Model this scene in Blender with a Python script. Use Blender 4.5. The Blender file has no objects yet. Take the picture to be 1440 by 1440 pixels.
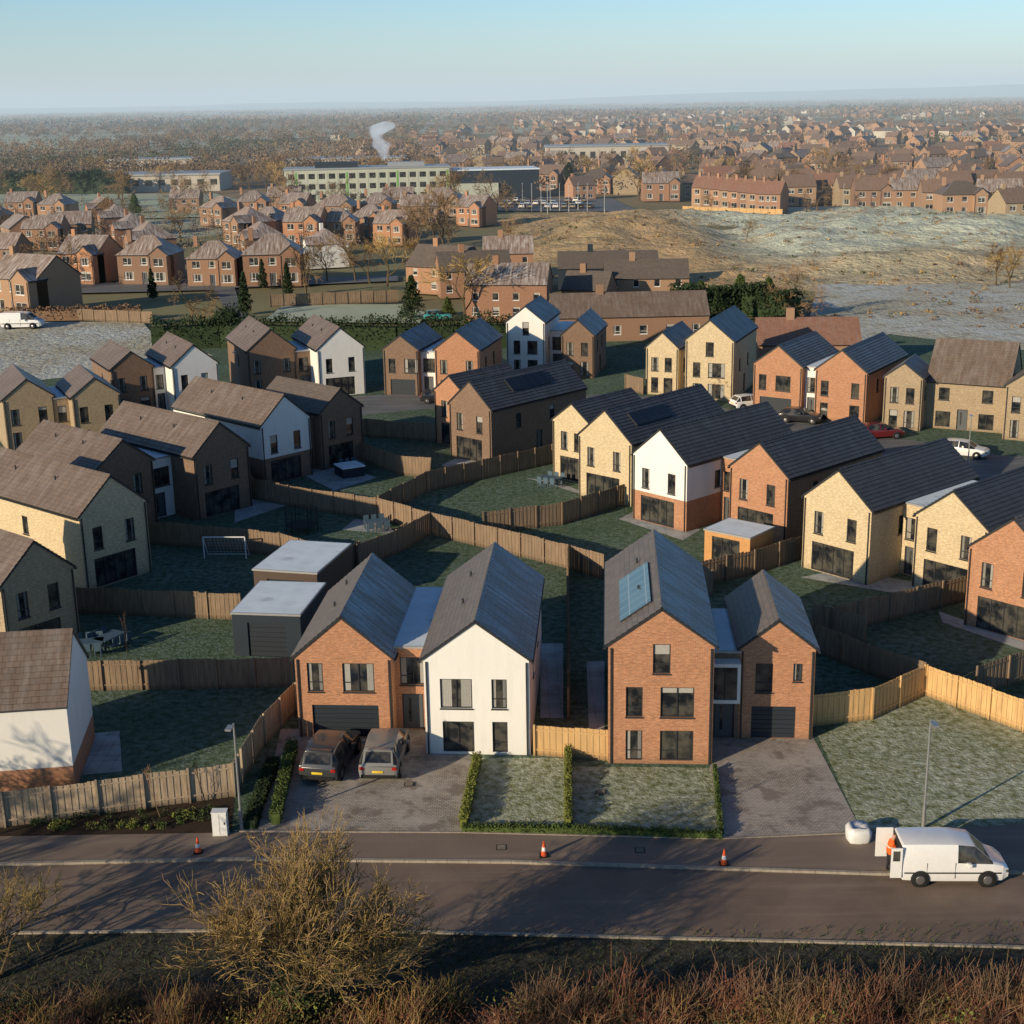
import bpy, math, random
from mathutils import Vector, Matrix, noise
from mathutils.geometry import tessellate_polygon
random.seed(7)
rnd=random.uniform
V=Vector
# ---------------------------------------------------------------- survey camera (pixel of photo -> point on the real ground plane)
F=2000.0;H=31.0;TH=math.atan(578/F);RO=math.radians(1.0)
cT,sT,cR,sR=math.cos(TH),math.sin(TH),math.cos(RO),math.sin(RO)
def G(px,py,z=0.0):
    dx,dy=px-720,py-720
    x=dx*cR-dy*sR; y=dy*cR+dx*sR
    vy=F*cT-y*sT; vz=-F*sT-y*cT
    t=(z-H)/vz
    return V((x*t,vy*t,z))
# ---------------------------------------------------------------- materials
MT={}
def mnew(name,col=(.5,.5,.5),rough=.8,spec=.3,metal=0):
    m=bpy.data.materials.new(name);m.use_nodes=True;nt=m.node_tree
    b=nt.nodes['Principled BSDF'];b.inputs['Base Color'].default_value=(*col,1)
    b.inputs['Roughness'].default_value=rough;b.inputs['Specular IOR Level'].default_value=spec
    b.inputs['Metallic'].default_value=metal
    MT[name]=m
    return nt,b
def nd(nt,t,ins=None,**at):
    n=nt.nodes.new(t)
    for k,v in at.items(): setattr(n,k,v)
    for k,v in (ins or {}).items():
        if hasattr(v,'is_output'): nt.links.new(v,n.inputs[k])
        else: n.inputs[k].default_value=v
    return n
def c4(c): return (*c,1) if not hasattr(c,'is_output') else c
def mix(nt,f,a,b,bt='MIX'):
    n=nd(nt,'ShaderNodeMix',data_type='RGBA',blend_type=bt)
    for i,v in ((0,f),(6,a),(7,b)):
        if hasattr(v,'is_output'): nt.links.new(v,n.inputs[i])
        else: n.inputs[i].default_value=v if i==0 else c4(v)
    return n.outputs[2]
def coord(nt,kind='UV'):
    return nd(nt,'ShaderNodeTexCoord').outputs[kind]
def nz(nt,vec,sc,lo=.35,hi=.65,det=4,a=0,b=1):
    n=nd(nt,'ShaderNodeTexNoise',{'Vector':vec,'Scale':sc,'Detail':det,'Roughness':.6})
    return nd(nt,'ShaderNodeMapRange',{'Value':n.outputs[0],'From Min':lo,'From Max':hi,'To Min':a,'To Max':b}).outputs[0]
def mr(nt,v,a,b,c,d): return nd(nt,'ShaderNodeMapRange',{'Value':v,'From Min':a,'From Max':b,'To Min':c,'To Max':d}).outputs[0]
def mul(nt,a,b,op='MULTIPLY'):
    n=nd(nt,'ShaderNodeMath',operation=op,use_clamp=True)
    for i,v in ((0,a),(1,b)):
        if hasattr(v,'is_output'): nt.links.new(v,n.inputs[i])
        else: n.inputs[i].default_value=v
    return n.outputs[0]
def out(nt,b,c): nt.links.new(c,b.inputs['Base Color'])
def bump(nt,b,h,d=.02,s=.6):
    n=nd(nt,'ShaderNodeBump',{'Height':h,'Distance':d,'Strength':s});nt.links.new(n.outputs[0],b.inputs['Normal'])
def wpos(nt): return nd(nt,'ShaderNodeNewGeometry').outputs['Position']
def brick(name,c1,c2,mo,var=0):
    nt,b=mnew(name,rough=.85,spec=.2);uv=coord(nt)
    t=nd(nt,'ShaderNodeTexBrick',{'Vector':uv,'Color1':c4(c1),'Color2':c4(c2),'Mortar':c4(mo),'Scale':1,'Mortar Size':.008,'Mortar Smooth':.3,'Brick Width':.225,'Row Height':.075})
    dk=tuple(x*.6 for x in c1)
    mp=nd(nt,'ShaderNodeMapping',{'Vector':uv,'Scale':(4.4,13.3,1)}).outputs[0]
    c=mix(nt,nz(nt,uv,1.1,.3,.7,6,.0,.4),t.outputs[0],dk)
    c=mix(nt,nz(nt,mp,1.0,.52,.64,1,0,.5),c,tuple(min(1,x*1.35) for x in c1))
    c=mix(nt,nz(nt,mp,.9,.46,.36,1,0,.45),c,dk)
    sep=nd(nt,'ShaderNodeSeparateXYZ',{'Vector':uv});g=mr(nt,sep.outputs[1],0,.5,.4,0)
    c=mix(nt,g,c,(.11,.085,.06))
    if var:
        rn=nd(nt,'ShaderNodeObjectInfo').outputs['Random'];c=mix(nt,mul(nt,rn,var),c,(.19,.13,.1))
        rn2=nd(nt,'ShaderNodeMath',{0:rn,1:7.31},operation='MULTIPLY').outputs[0];rn2=nd(nt,'ShaderNodeMath',{0:rn2},operation='FRACT').outputs[0];c=mix(nt,mul(nt,rn2,var*.6),c,(.48,.34,.22))
    out(nt,b,c);bump(nt,b,t.outputs[1],.01,.5)
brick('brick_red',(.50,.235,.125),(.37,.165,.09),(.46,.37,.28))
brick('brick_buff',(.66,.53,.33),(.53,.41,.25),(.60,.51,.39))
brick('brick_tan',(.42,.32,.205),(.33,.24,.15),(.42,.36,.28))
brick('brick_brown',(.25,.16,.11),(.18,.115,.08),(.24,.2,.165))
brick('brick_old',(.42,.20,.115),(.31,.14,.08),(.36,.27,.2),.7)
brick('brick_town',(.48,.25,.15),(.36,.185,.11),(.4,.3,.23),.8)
def plain(name,col,rough=.7,spec=.3,amt=.3,sc=3,metal=0,space='Object'):
    nt,b=mnew(name,col,rough,spec,metal);v=coord(nt,space)
    out(nt,b,mix(nt,nz(nt,v,sc,.3,.7,5,0,amt),col,tuple(x*.45 for x in col)))
    return nt,b
nt,b=mnew('render_white',rough=.85,spec=.2);v=coord(nt,'Object')
mp=nd(nt,'ShaderNodeMapping',{'Vector':v,'Scale':(1.5,1.5,.25)}).outputs[0]
c=mix(nt,nz(nt,v,.9,.3,.7,6,0,.1),(.80,.785,.75),(.55,.53,.5));c=mix(nt,nz(nt,mp,1.5,.5,.75,5,0,.25),c,(.5,.5,.46));out(nt,b,c);bump(nt,b,nz(nt,v,60,.3,.7,2),.004,.3)
plain('frame_dark',(.03,.033,.038),.45,.4,.1)
plain('frame_white',(.78,.78,.76),.5,.4,.1)
plain('door_dark',(.022,.03,.042),.5,.4,.15)
plain('door_grey',(.09,.10,.11),.5,.4,.15)
plain('curtain',(.42,.41,.38),.25,.5,.3,9)
plain('metal_grey',(.42,.43,.44),.45,.5,.2,2,.4)
plain('concrete',(.36,.33,.29),.85,.2,.4,6)
plain('kerb',(.40,.35,.29),.85,.2,.6,3)
plain('soil',(.06,.044,.032),.95,.1,.6,8)
plain('bark',(.14,.10,.06),.95,.1,.5,8)
plain('twig_gold',(.38,.26,.10),.9,.1,.6,1.3)
plain('twig_olive',(.21,.165,.065),.9,.1,.6,1.3)
plain('twig_brown',(.25,.16,.105),.9,.1,.5,.3)
plain('twig_red',(.27,.12,.075),.9,.1,.6,2)
plain('twig_straw',(.5,.34,.14),.9,.1,.5,1)
plain('leaf_hedge',(.085,.125,.035),.8,.2,.6,2)
plain('leaf_dark',(.035,.058,.025),.8,.2,.6,1)
plain('leaf_lime',(.19,.21,.05),.8,.2,.5,3)
plain('twig_far',(.29,.20,.125),.95,.1,.5,.03)
plain('twig_far_dark',(.19,.135,.09),.95,.1,.5,.03)
plain('twig_far_green',(.11,.12,.06),.95,.1,.5,.03)
plain('steel_post',(.4,.41,.42),.4,.5,.15,3,.6)
plain('tyre',(.02,.02,.02),.85,.2,.2)
plain('rim',(.35,.35,.36),.35,.5,.2,4,.8)
plain('lamp_red',(.35,.015,.01),.2,.5,.1)
plain('plate_yellow',(.7,.5,.03),.5,.4,.1)
plain('cone_orange',(.75,.11,.03),.6,.3,.2)
plain('plastic_white',(.75,.76,.77),.5,.4,.2)
plain('black_net',(.02,.022,.025),.7,.3,.2)
plain('furniture_blue',(.07,.12,.17),.6,.3,.2)
plain('school_wall',(.5,.52,.43),.7,.3,.2,.2)
plain('school_green',(.18,.42,.1),.6,.3,.2)
plain('clad_dark',(.022,.035,.052),.6,.3,.3,.8)
plain('clad_brown',(.10,.07,.055),.7,.3,.4,.8)
plain('wood_orange',(.6,.32,.13),.8,.2,.4,3)
for n,c in (('paint_charcoal',(.045,.048,.052)),('paint_silver',(.2,.2,.195)),('paint_white',(.8,.8,.8)),('paint_red',(.13,.012,.015)),('paint_teal',(.05,.3,.3)),('paint_black',(.02,.02,.025))):
    nt,b=plain(n,c,.28,.5,.12,5);b.inputs['Coat Weight'].default_value=.6;b.inputs['Coat Roughness'].default_value=.08
nt,b=mnew('glass',(.025,.03,.035),.06,.6)
out(nt,b,mix(nt,nz(nt,coord(nt,'Object'),1.3,.4,.6,3),(.012,.015,.02),(.08,.075,.065)))
nt,b=mnew('solar',(.02,.03,.05),.2,.5);uv=coord(nt)
t=nd(nt,'ShaderNodeTexBrick',{'Vector':uv,'Color1':(.012,.017,.028,1),'Color2':(.016,.022,.034,1),'Mortar':(.045,.05,.055,1),'Scale':1,'Mortar Size':.018,'Brick Width':1.0,'Row Height':1.65},offset=0);out(nt,b,t.outputs[0])
nt,b=mnew('solar_blue',(.02,.03,.05),.15,.6);uv=coord(nt)
t=nd(nt,'ShaderNodeTexBrick',{'Vector':uv,'Color1':(.06,.11,.15,1),'Color2':(.08,.14,.18,1),'Mortar':(.22,.26,.28,1),'Scale':1,'Mortar Size':.03,'Brick Width':1.0,'Row Height':1.0},offset=0);out(nt,b,t.outputs[0])
def tiles(name,c1,c2,frost=.6,bw=.33,rh=.32,fcol=(.42,.48,.55),dmin=.1,var=0):
    nt,b=mnew(name,rough=.5,spec=.5);uv=coord(nt)
    t=nd(nt,'ShaderNodeTexBrick',{'Vector':uv,'Color1':c4(c1),'Color2':c4(c2),'Mortar':c4(tuple(x*.3 for x in c1)),'Scale':1,'Mortar Size':.014,'Mortar Smooth':.2,'Brick Width':bw,'Row Height':rh})
    c=mix(nt,nz(nt,uv,.5,.3,.7,5,0,.6),t.outputs[0],c2)
    if var:
        rn=nd(nt,'ShaderNodeObjectInfo').outputs['Random'];c=mix(nt,mul(nt,rn,var),c,(.28,.175,.12))
    g=nd(nt,'ShaderNodeNewGeometry');d=nd(nt,'ShaderNodeVectorMath',operation='DOT_PRODUCT');nt.links.new(g.outputs['True Normal'],d.inputs[0]);d.inputs[1].default_value=(.85,.5,0.05)
    dm=mr(nt,d.outputs['Value'],.12,.5,dmin,1)
    mp=nd(nt,'ShaderNodeMapping',{'Vector':uv,'Scale':(3.2,.45,1)}).outputs[0]
    f1=mul(nt,nz(nt,mp,.9,.4,.66,6),nz(nt,uv,.35,.35,.6,3,.3,1))
    fr=mul(nt,mul(nt,f1,dm),frost)
    c=mix(nt,fr,c,fcol);out(nt,b,c);bump(nt,b,t.outputs[1],.015,.6)
tiles('roof_slate',(.20,.165,.14),(.14,.118,.102),.85,fcol=(.40,.52,.64),dmin=.0)
tiles('roof_dark_slate',(.08,.08,.085),(.055,.055,.06),.6,fcol=(.3,.38,.46),dmin=.1)
tiles('roof_brown',(.21,.15,.115),(.15,.11,.086),.7,fcol=(.55,.54,.53),dmin=.32)
tiles('roof_red',(.36,.19,.125),(.26,.13,.09),.5,dmin=.3,var=.4)
tiles('roof_old',(.23,.165,.135),(.165,.125,.11),1.0,fcol=(.70,.66,.64),dmin=.9,var=.5)
tiles('roof_town',(.23,.165,.13),(.165,.12,.1),.7,fcol=(.5,.5,.5),dmin=.3,var=.7)
nt,b=mnew('frost_flat',rough=.55,spec=.4);v=coord(nt,'Object');c=mix(nt,nz(nt,v,1.2,.4,.75,6,0,.5),(.74,.84,.92),(.5,.57,.64));c=mix(nt,nz(nt,v,.5,.6,.66,3,0,.4),c,(.3,.33,.37));out(nt,b,c)
# ground type materials
def grass(name,g1,g2,fr,famt,s=1.0):
    nt,b=mnew(name,rough=.95,spec=.1);p=wpos(nt)
    c=mix(nt,nz(nt,p,.35*s,.35,.65,6),g1,g2)
    f=mul(nt,nz(nt,p,2.3*s,.33,.66,8),nz(nt,p,.12*s,.3,.6,4,.5,1))
    c=mix(nt,mul(nt,f,famt),c,fr);c=mix(nt,nz(nt,p,9,.5,.75,3,0,.6),c,tuple(x*.4 for x in g1));out(nt,b,c)
    bump(nt,b,nz(nt,p,5,.2,.8,6),.10,.7)
grass('lawn',(.11,.14,.045),(.18,.185,.075),(.62,.67,.56),.9)
grass('garden_grass',(.04,.078,.032),(.065,.10,.042),(.27,.36,.33),.6)
grass('verge',(.035,.033,.02),(.05,.043,.027),(.15,.16,.15),.4)
nt,b=mnew('frost_field',rough=.95,spec=.1);p=wpos(nt)
c=mix(nt,nz(nt,p,.06,.38,.62,7),(.52,.56,.54),(.42,.39,.28));c=mix(nt,nz(nt,p,.35,.5,.68,7,0,.8),c,(.27,.2,.11));c=mix(nt,nz(nt,p,1.4,.45,.75,5,0,.6),c,(.7,.74,.75));out(nt,b,c);bump(nt,b,nz(nt,p,1.1,.2,.8,6),.4,.7)
nt,b=mnew('smooth_field',rough=.95,spec=.1);p=wpos(nt)
c=mix(nt,nz(nt,p,.02,.38,.62,6),(.46,.52,.42),(.36,.40,.26));c=mix(nt,nz(nt,p,.3,.5,.75,6,0,.4),c,(.62,.66,.6));out(nt,b,c)
nt,b=mnew('ground_far',rough=.95,spec=.1);p=wpos(nt)
vo=nd(nt,'ShaderNodeTexVoronoi',{'Vector':p,'Scale':.004,'Randomness':.9},voronoi_dimensions='2D')
hs=nd(nt,'ShaderNodeSeparateColor',{'Color':vo.outputs['Color']})
c=mix(nt,hs.outputs[0],(.24,.24,.13),(.31,.22,.14));c=mix(nt,mul(nt,nd(nt,'ShaderNodeMath',{0:hs.outputs[1],1:.55},operation='GREATER_THAN').outputs[0],.8),c,(.48,.52,.41))
c=mix(nt,nz(nt,p,.02,.4,.65,8,0,.6),c,(.18,.14,.09));out(nt,b,c)
def tarmac(name,c1,c2,fr):
    nt,b=mnew(name,rough=.7,spec=.35);p=wpos(nt)
    c=mix(nt,nz(nt,p,.3,.35,.65,7),c1,c2);c=mix(nt,nz(nt,p,40,.5,.8,2,0,.5),c,fr)
    mp=nd(nt,'ShaderNodeMapping',{'Vector':p,'Scale':(.08,1.1,1)}).outputs[0]
    c=mix(nt,nz(nt,mp,1,.5,.7,5,0,.55),c,fr);c=mix(nt,nz(nt,p,.22,.55,.6,2,0,.4),c,c2);out(nt,b,c);bump(nt,b,nz(nt,p,30,.2,.8,2),.01,.4)
tarmac('asphalt',(.225,.165,.125),(.145,.108,.085),(.31,.24,.185))
tarmac('asphalt_path',(.18,.14,.112),(.22,.17,.135),(.30,.245,.195))
tarmac('asphalt_grey',(.15,.155,.16),(.11,.115,.12),(.3,.32,.34))
nt,b=mnew('paving',rough=.65,spec=.35);p=wpos(nt)
t=nd(nt,'ShaderNodeTexBrick',{'Vector':p,'Color1':(.44,.39,.33,1),'Color2':(.30,.27,.24,1),'Mortar':(.1,.09,.08,1),'Scale':1,'Mortar Size':.012,'Brick Width':.21,'Row Height':.14})
c=mix(nt,nz(nt,p,.5,.4,.65,7,0,.6),t.outputs[0],(.50,.46,.42));c=mix(nt,nz(nt,p,.9,.54,.62,4,0,.65),c,(.16,.13,.11));out(nt,b,c)
nt,b=mnew('patio',rough=.7,spec=.3);p=wpos(nt)
t=nd(nt,'ShaderNodeTexBrick',{'Vector':p,'Color1':(.36,.37,.37,1),'Color2':(.28,.29,.29,1),'Mortar':(.12,.12,.12,1),'Scale':1,'Mortar Size':.015,'Brick Width':.6,'Row Height':.6},offset=0)
out(nt,b,mix(nt,nz(nt,p,.8,.4,.65,7,0,.6),t.outputs[0],(.5,.55,.57)))
def wood(name,c1,c2):
    nt,b=mnew(name,rough=.85,spec=.15);v=coord(nt,'Object')
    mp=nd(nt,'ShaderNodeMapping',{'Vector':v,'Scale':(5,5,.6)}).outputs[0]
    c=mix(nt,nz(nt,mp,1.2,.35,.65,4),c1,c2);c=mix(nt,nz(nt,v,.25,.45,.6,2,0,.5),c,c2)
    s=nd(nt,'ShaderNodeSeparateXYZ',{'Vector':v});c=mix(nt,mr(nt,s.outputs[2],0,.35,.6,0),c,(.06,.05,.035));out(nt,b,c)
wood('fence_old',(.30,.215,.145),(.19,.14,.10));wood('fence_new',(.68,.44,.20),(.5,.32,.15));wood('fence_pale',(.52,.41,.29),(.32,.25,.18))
# ---------------------------------------------------------------- mesh builder
class MB:
    def __init__(s): s.v=[];s.f=[];s.m=[];s.uv=[];s.names=[]
    def mi(s,n):
        if n not in s.names: s.names.append(n)
        return s.names.index(n)
    def face(s,pts,mat,uv=True):
        i=len(s.v);s.v.extend([tuple(p) for p in pts]);s.f.append(tuple(range(i,i+len(pts))));s.m.append(s.mi(mat))
        if uv:
            a=V(pts[0]);n=(V(pts[1])-a).cross(V(pts[2])-a)
            if n.length<1e-9: n=V((0,0,1))
            n.normalize()
            if abs(n.z)>.98: U=V((1,0,0));W=V((0,1,0))
            else: U=V((0,0,1)).cross(n).normalized();W=n.cross(U)
            s.uv.extend([(V(p).dot(U),V(p).dot(W)) for p in pts])
        else: s.uv.extend([(0,0)]*len(pts))
    def box(s,a,b,mat,T=None):
        x0,y0,z0=a;x1,y1,z1=b
        c=[V(q) for q in ((x0,y0,z0),(x1,y0,z0),(x1,y1,z0),(x0,y1,z0),(x0,y0,z1),(x1,y0,z1),(x1,y1,z1),(x0,y1,z1))]
        if T: c=[T(q) for q in c]
        for q in ((0,1,5,4),(1,2,6,5),(2,3,7,6),(3,0,4,7),(4,5,6,7),(3,2,1,0)): s.face([c[k] for k in q],mat)
    def tube(s,p,q,r0,r1,mat,n=3):
        d=(q-p);
        if d.length<1e-6: return
        d.normalize();a=d.orthogonal().normalized();b=d.cross(a)
        i=len(s.v)
        for (c,r) in ((p,r0),(q,r1)):
            for k in range(n):
                t=2*math.pi*k/n;s.v.append(tuple(c+(a*math.cos(t)+b*math.sin(t))*r))
        m=s.mi(mat)
        for k in range(n):
            j=(k+1)%n;s.f.append((i+k,i+j,i+n+j,i+n+k));s.m.append(m);s.uv.extend([(0,0)]*4)
        if n>4:
            s.f.append(tuple(range(i+n,i+2*n)));s.m.append(m);s.uv.extend([(0,0)]*n)
            s.f.append(tuple(range(i+n-1,i-1,-1)));s.m.append(m);s.uv.extend([(0,0)]*n)
    def mesh(s,name):
        me=bpy.data.meshes.new(name);me.from_pydata(s.v,[],s.f)
        for n in s.names: me.materials.append(MT[n])
        me.polygons.foreach_set('material_index',s.m)
        l=me.uv_layers.new(name='UVMap');l.data.foreach_set('uv',[c for q in s.uv for c in q])
        me.update();return me
    def obj(s,name,parent=None,loc=None,rz=0,smooth=False):
        o=bpy.data.objects.new(name,s.mesh(name));bpy.context.collection.objects.link(o)
        if parent: o.parent=parent
        if loc is not None: o.location=loc
        o.rotation_euler[2]=rz
        if smooth: o.data.shade_smooth()
        return o
def inst(name,me,loc,rz=0,sc=1.0):
    o=bpy.data.objects.new(name,me);bpy.context.collection.objects.link(o);o.location=loc;o.rotation_euler[2]=rz
    o.scale=(sc,sc,sc) if not isinstance(sc,tuple) else sc;return o
def empty(name,loc,rz=0):
    o=bpy.data.objects.new(name,None);bpy.context.collection.objects.link(o);o.location=loc;o.rotation_euler[2]=rz;o.empty_display_size=.5;return o
# ---------------------------------------------------------------- walls / windows
Z=V((0,0,1))
def wall(P,O,U,N,outline,ops,mat,frame='frame_dark'):
    pt=lambda u,z,d=0:O+U*u+Z*z+N*d
    polys=[[V((a,b,0)) for a,b in outline]]
    for o in ops: polys.append([V((o[0],o[1],0)),V((o[0],o[3],0)),V((o[2],o[3],0)),V((o[2],o[1],0))])
    flat=[q for p in polys for q in p]
    if ops:
        for t in tessellate_polygon(polys): P['walls'].face([pt(flat[k].x,flat[k].y) for k in t],mat)
    else: P['walls'].face([pt(a,b) for a,b in outline],mat)
    W=P['windows'];dp=-.13
    def bx(u0,z0,u1,z1,d0,d1,m):
        c=[pt(u,z,d) for d in (d0,d1) for (u,z) in ((u0,z0),(u1,z0),(u1,z1),(u0,z1))]
        for q in ((4,5,6,7),(0,1,5,4),(1,2,6,5),(2,3,7,6),(3,0,4,7)): W.face([c[k] for k in q],m)
    for (u0,z0,u1,z1,k) in ops:
        for a,b in (((u0,z0),(u0,z1)),((u0,z1),(u1,z1)),((u1,z1),(u1,z0)),((u1,z0),(u0,z0))):
            P['walls'].face([pt(*a),pt(*b),pt(*b,dp),pt(*a,dp)],mat)
        w=u1-u0;f=.055
        if k in('w','f','c'):
            W.face([pt(u0,z0,dp+.02),pt(u1,z0,dp+.02),pt(u1,z1,dp+.02),pt(u0,z1,dp+.02)],'glass')
            n=max(1,round(w/.85)) if k!='c' else max(1,round(w/.8))
            for i in range(n+1):
                c=u0+w*i/n;a=c-f/2 if 0<i<n else (u0 if i==0 else u1-f)
                bx(a,z0,a+f,z1,dp,dp+.07,frame)
            bx(u0+f,z0,u1-f,z0+f,dp,dp+.065,frame);bx(u0+f,z1-f,u1-f,z1,dp,dp+.065,frame)
            if k=='w' and z1-z0>1.2: bx(u0+f,z0+(z1-z0)*.3,u0+w/n-f/2,z0+(z1-z0)*.3+.05,dp,dp+.06,frame)
            if k!='f' and (k=='c' or random.random()<.35):
                cw=w*(.32 if k=='c' else .2)
                for j in range(6):
                    for (s0,sg) in ((u0+f,1),(u1-f,-1)):
                        a=s0+sg*cw*j/6;bb=s0+sg*cw*(j+.96)/6
                        W.face([pt(a,z0+f,dp+.022),pt(bb,z0+f,dp+.034),pt(bb,z1-f,dp+.034),pt(a,z1-f,dp+.022)],'curtain')
            elif k!='f' and random.random()<.3:
                hb=(z1-z0)*rnd(.15,.45);W.face([pt(u0+f,z1-f-hb,dp+.024),pt(u1-f,z1-f-hb,dp+.024),pt(u1-f,z1-f,dp+.024),pt(u0+f,z1-f,dp+.024)],'curtain')
            if k!='f' and z0>.4: bx(u0-.04,z0-.07,u1+.04,z0-.003,-.1,.05,frame)
        elif k=='g':
            n=7
            for i in range(n):
                a=z0+(z1-z0)*i/n;bx(u0,a,u1,a+(z1-z0)/n-.02,dp-.02,dp+.03,'door_dark')
            bx(u0,z0,u1,z1,dp-.05,dp-.022,'door_dark')
        else:
            bx(u0,z0,u1,z1,dp-.05,dp,'door_grey');bx(u0,z0,u0+f,z1,dp+.001,dp+.06,frame);bx(u1-f,z0,u1,z1,dp+.001,dp+.06,frame);bx(u0+f,z1-f,u1-f,z1,dp+.001,dp+.06,frame)
            bx(u0+w*.3,z0+.4,u0+w*.42,z1-.3,dp+.005,dp+.02,'glass')
def slope(R,A,B,C,D,mat,course=.32):
    n=(B-A).cross(D-A).normalized()
    if n.z<0:n=-n
    L=(D-A).length;k=max(2,round(L/course))
    for i in range(k):
        t0,t1=i/k,(i+1)/k
        a=A.lerp(D,t0)+n*.0;b=B.lerp(C,t0);c=B.lerp(C,t1)+n*.035;d=A.lerp(D,t1)+n*.035
        R.face([a,b,c,d],mat);R.face([d,c,B.lerp(C,t1),A.lerp(D,t1)],mat)
    q=[A,B,C,D];lo=[p-n*.12 for p in q]
    R.face(lo,'frame_dark')
    for i in range(4):
        j=(i+1)%4;R.face([q[i],q[j],lo[j],lo[i]],'frame_dark')
def split(outline,zb):
    w=outline[1][0]
    return [(0,0),(w,0),(w,zb),(0,zb)],[(0,zb),(w,zb)]+outline[2:]
def vol(P,x0,y0,w,L,he,hr,wm,rm,front=(),right=(),left=(),back=(),base=None,solar=None,frame='frame_dark'):
    X=V((1,0,0));Y=V((0,1,0));gab=[(0,0),(w,0),(w,he),(w/2,hr),(0,he)];rec=[(0,0),(L,0),(L,he),(0,he)]
    for O,U,N,o,ops in ((V((x0,y0,0)),X,-Y,gab,front),(V((x0+w,y0,0)),Y,X,rec,right),(V((x0+w,y0+L,0)),-X,Y,gab,back),(V((x0,y0+L,0)),-Y,-X,rec,left)):
        ops=list(ops)
        if base:
            a,b=split(o,base[0]);wall(P,O,U,N,a,[q for q in ops if q[3]<base[0]],base[1],frame);wall(P,O,U,N,b,[q for q in ops if q[1]>base[0]],wm,frame)
        else: wall(P,O,U,N,o,ops,wm,frame)
    ov=.17;sl=(hr-he)/(w/2);e=.07;cx=x0+w/2;ya,yb=y0-e,y0+L+e;zr=hr+.1;ze=he-ov*sl+.1
    R=P['roof']
    for sg in(-1,1):
        xe=cx+sg*(w/2+ov)
        A,B,C,D=V((cx,ya,zr)),V((cx,yb,zr)),V((xe,yb,ze)),V((xe,ya,ze))
        slope(R,A,B,C,D,rm)
        R.box((xe-.06 if sg<0 else xe-.05,ya+.02,ze-.2),(xe+.05 if sg<0 else xe+.06,yb-.02,ze-.1),'frame_dark')
        if solar and solar[0]==sg:
            n=(B-A).cross(D-A).normalized();n=n if n.z>0 else -n
            q=[A.lerp(B,u).lerp(D.lerp(C,u),v)+n*.12 for u,v in ((solar[1],solar[3]),(solar[2],solar[3]),(solar[2],solar[4]),(solar[1],solar[4]))]
            R.face(q,'solar' if len(solar)<6 else solar[5])
            for i in range(4): R.face([q[i],q[(i+1)%4],q[(i+1)%4]-n*.1,q[i]-n*.1],'frame_dark')
    n=int(L/.45)
    for i in range(n):
        a=ya+(yb-ya)*i/n;R.face([(cx-.13,a,zr-.02),(cx,a,zr+.07),(cx,a+.43,zr+.06),(cx-.13,a+.43,zr-.03)],rm);R.face([(cx+.13,a,zr-.02),(cx,a,zr+.07),(cx,a+.43,zr+.06),(cx+.13,a+.43,zr-.03)],rm)
    for xx in (x0+.1,x0+w-.17): P['windows'].box((xx,y0-.09,0),(xx+.07,y0-.02,he-.15),'frame_dark')
    if L>9: 
        for yy in (y0+L*.35,y0+L*.7): R.tube(V((x0+w*.3,yy,he)),V((x0+w*.3,yy,he+(hr-he)*.6+.4)),.06,.06,'frame_dark',8)
def link(P,x0,y0,w,L,h,wm,ops=(),roof='frost_flat'):
    X=V((1,0,0));Y=V((0,1,0))
    wall(P,V((x0,y0,0)),X,-Y,[(0,0),(w,0),(w,h),(0,h)],list(ops),wm)
    wall(P,V((x0+w,y0+L,0)),-X,Y,[(0,0),(w,0),(w,h),(0,h)],[],wm)
    for O,U,N in ((V((x0+w,y0,0)),Y,X),(V((x0,y0+L,0)),-Y,-X)): wall(P,O,U,N,[(0,0),(L,0),(L,h),(0,h)],[],wm)
    R=P['roof'];R.box((x0-.06,y0-.08,h),(x0+w+.06,y0+L+.08,h+.12),'metal_grey');R.face([(x0,y0,h+.125),(x0+w,y0,h+.125),(x0+w,y0+L,h+.125),(x0,y0+L,h+.125)],roof)
def tvol(P,x0,y0,w,D,he,hr,wm,rm,front=(),back=(),side=(),base=None,frame='frame_dark',hip=0):
    X=V((1,0,0));Y=V((0,1,0));rec=[(0,0),(w,0),(w,he),(0,he)]
    g=[(0,0),(D,0),(D,he),(D/2,hr),(0,he)] if not hip else [(0,0),(D,0),(D,he),(0,he)]
    for O,U,N,o,ops in ((V((x0,y0,0)),X,-Y,rec,front),(V((x0+w,y0,0)),Y,X,g,side),(V((x0+w,y0+D,0)),-X,Y,rec,back),(V((x0,y0+D,0)),-Y,-X,g,side)):
        ops=list(ops)
        if base:
            a,b=split(o,base[0]);wall(P,O,U,N,a,[q for q in ops if q[3]<base[0]],base[1],frame);wall(P,O,U,N,b,[q for q in ops if q[1]>base[0]],wm,frame)
        else: wall(P,O,U,N,o,ops,wm,frame)
    ov=.25;sl=(hr-he)/(D/2);cy=y0+D/2;zr=hr+.1;ze=he-ov*sl+.1;xa,xb=x0-.08-(.17 if hip else 0),x0+w+.08+(.17 if hip else 0);hp=hip*D/2
    for sg in(-1,1):
        ye=cy+sg*(D/2+ov);slope(P['roof'],V((xa+hp,cy,zr)),V((xb-hp,cy,zr)),V((xb,ye,ze)),V((xa,ye,ze)),rm)
    if hip:
        for xx,s in((xa,1),(xb,-1)): P['roof'].face([(xx,cy-D/2-ov,ze),(xx,cy+D/2+ov,ze),(xx+s*hp,cy,zr)],rm)
def parts(): return {'walls':MB(),'roof':MB(),'windows':MB()}
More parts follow.
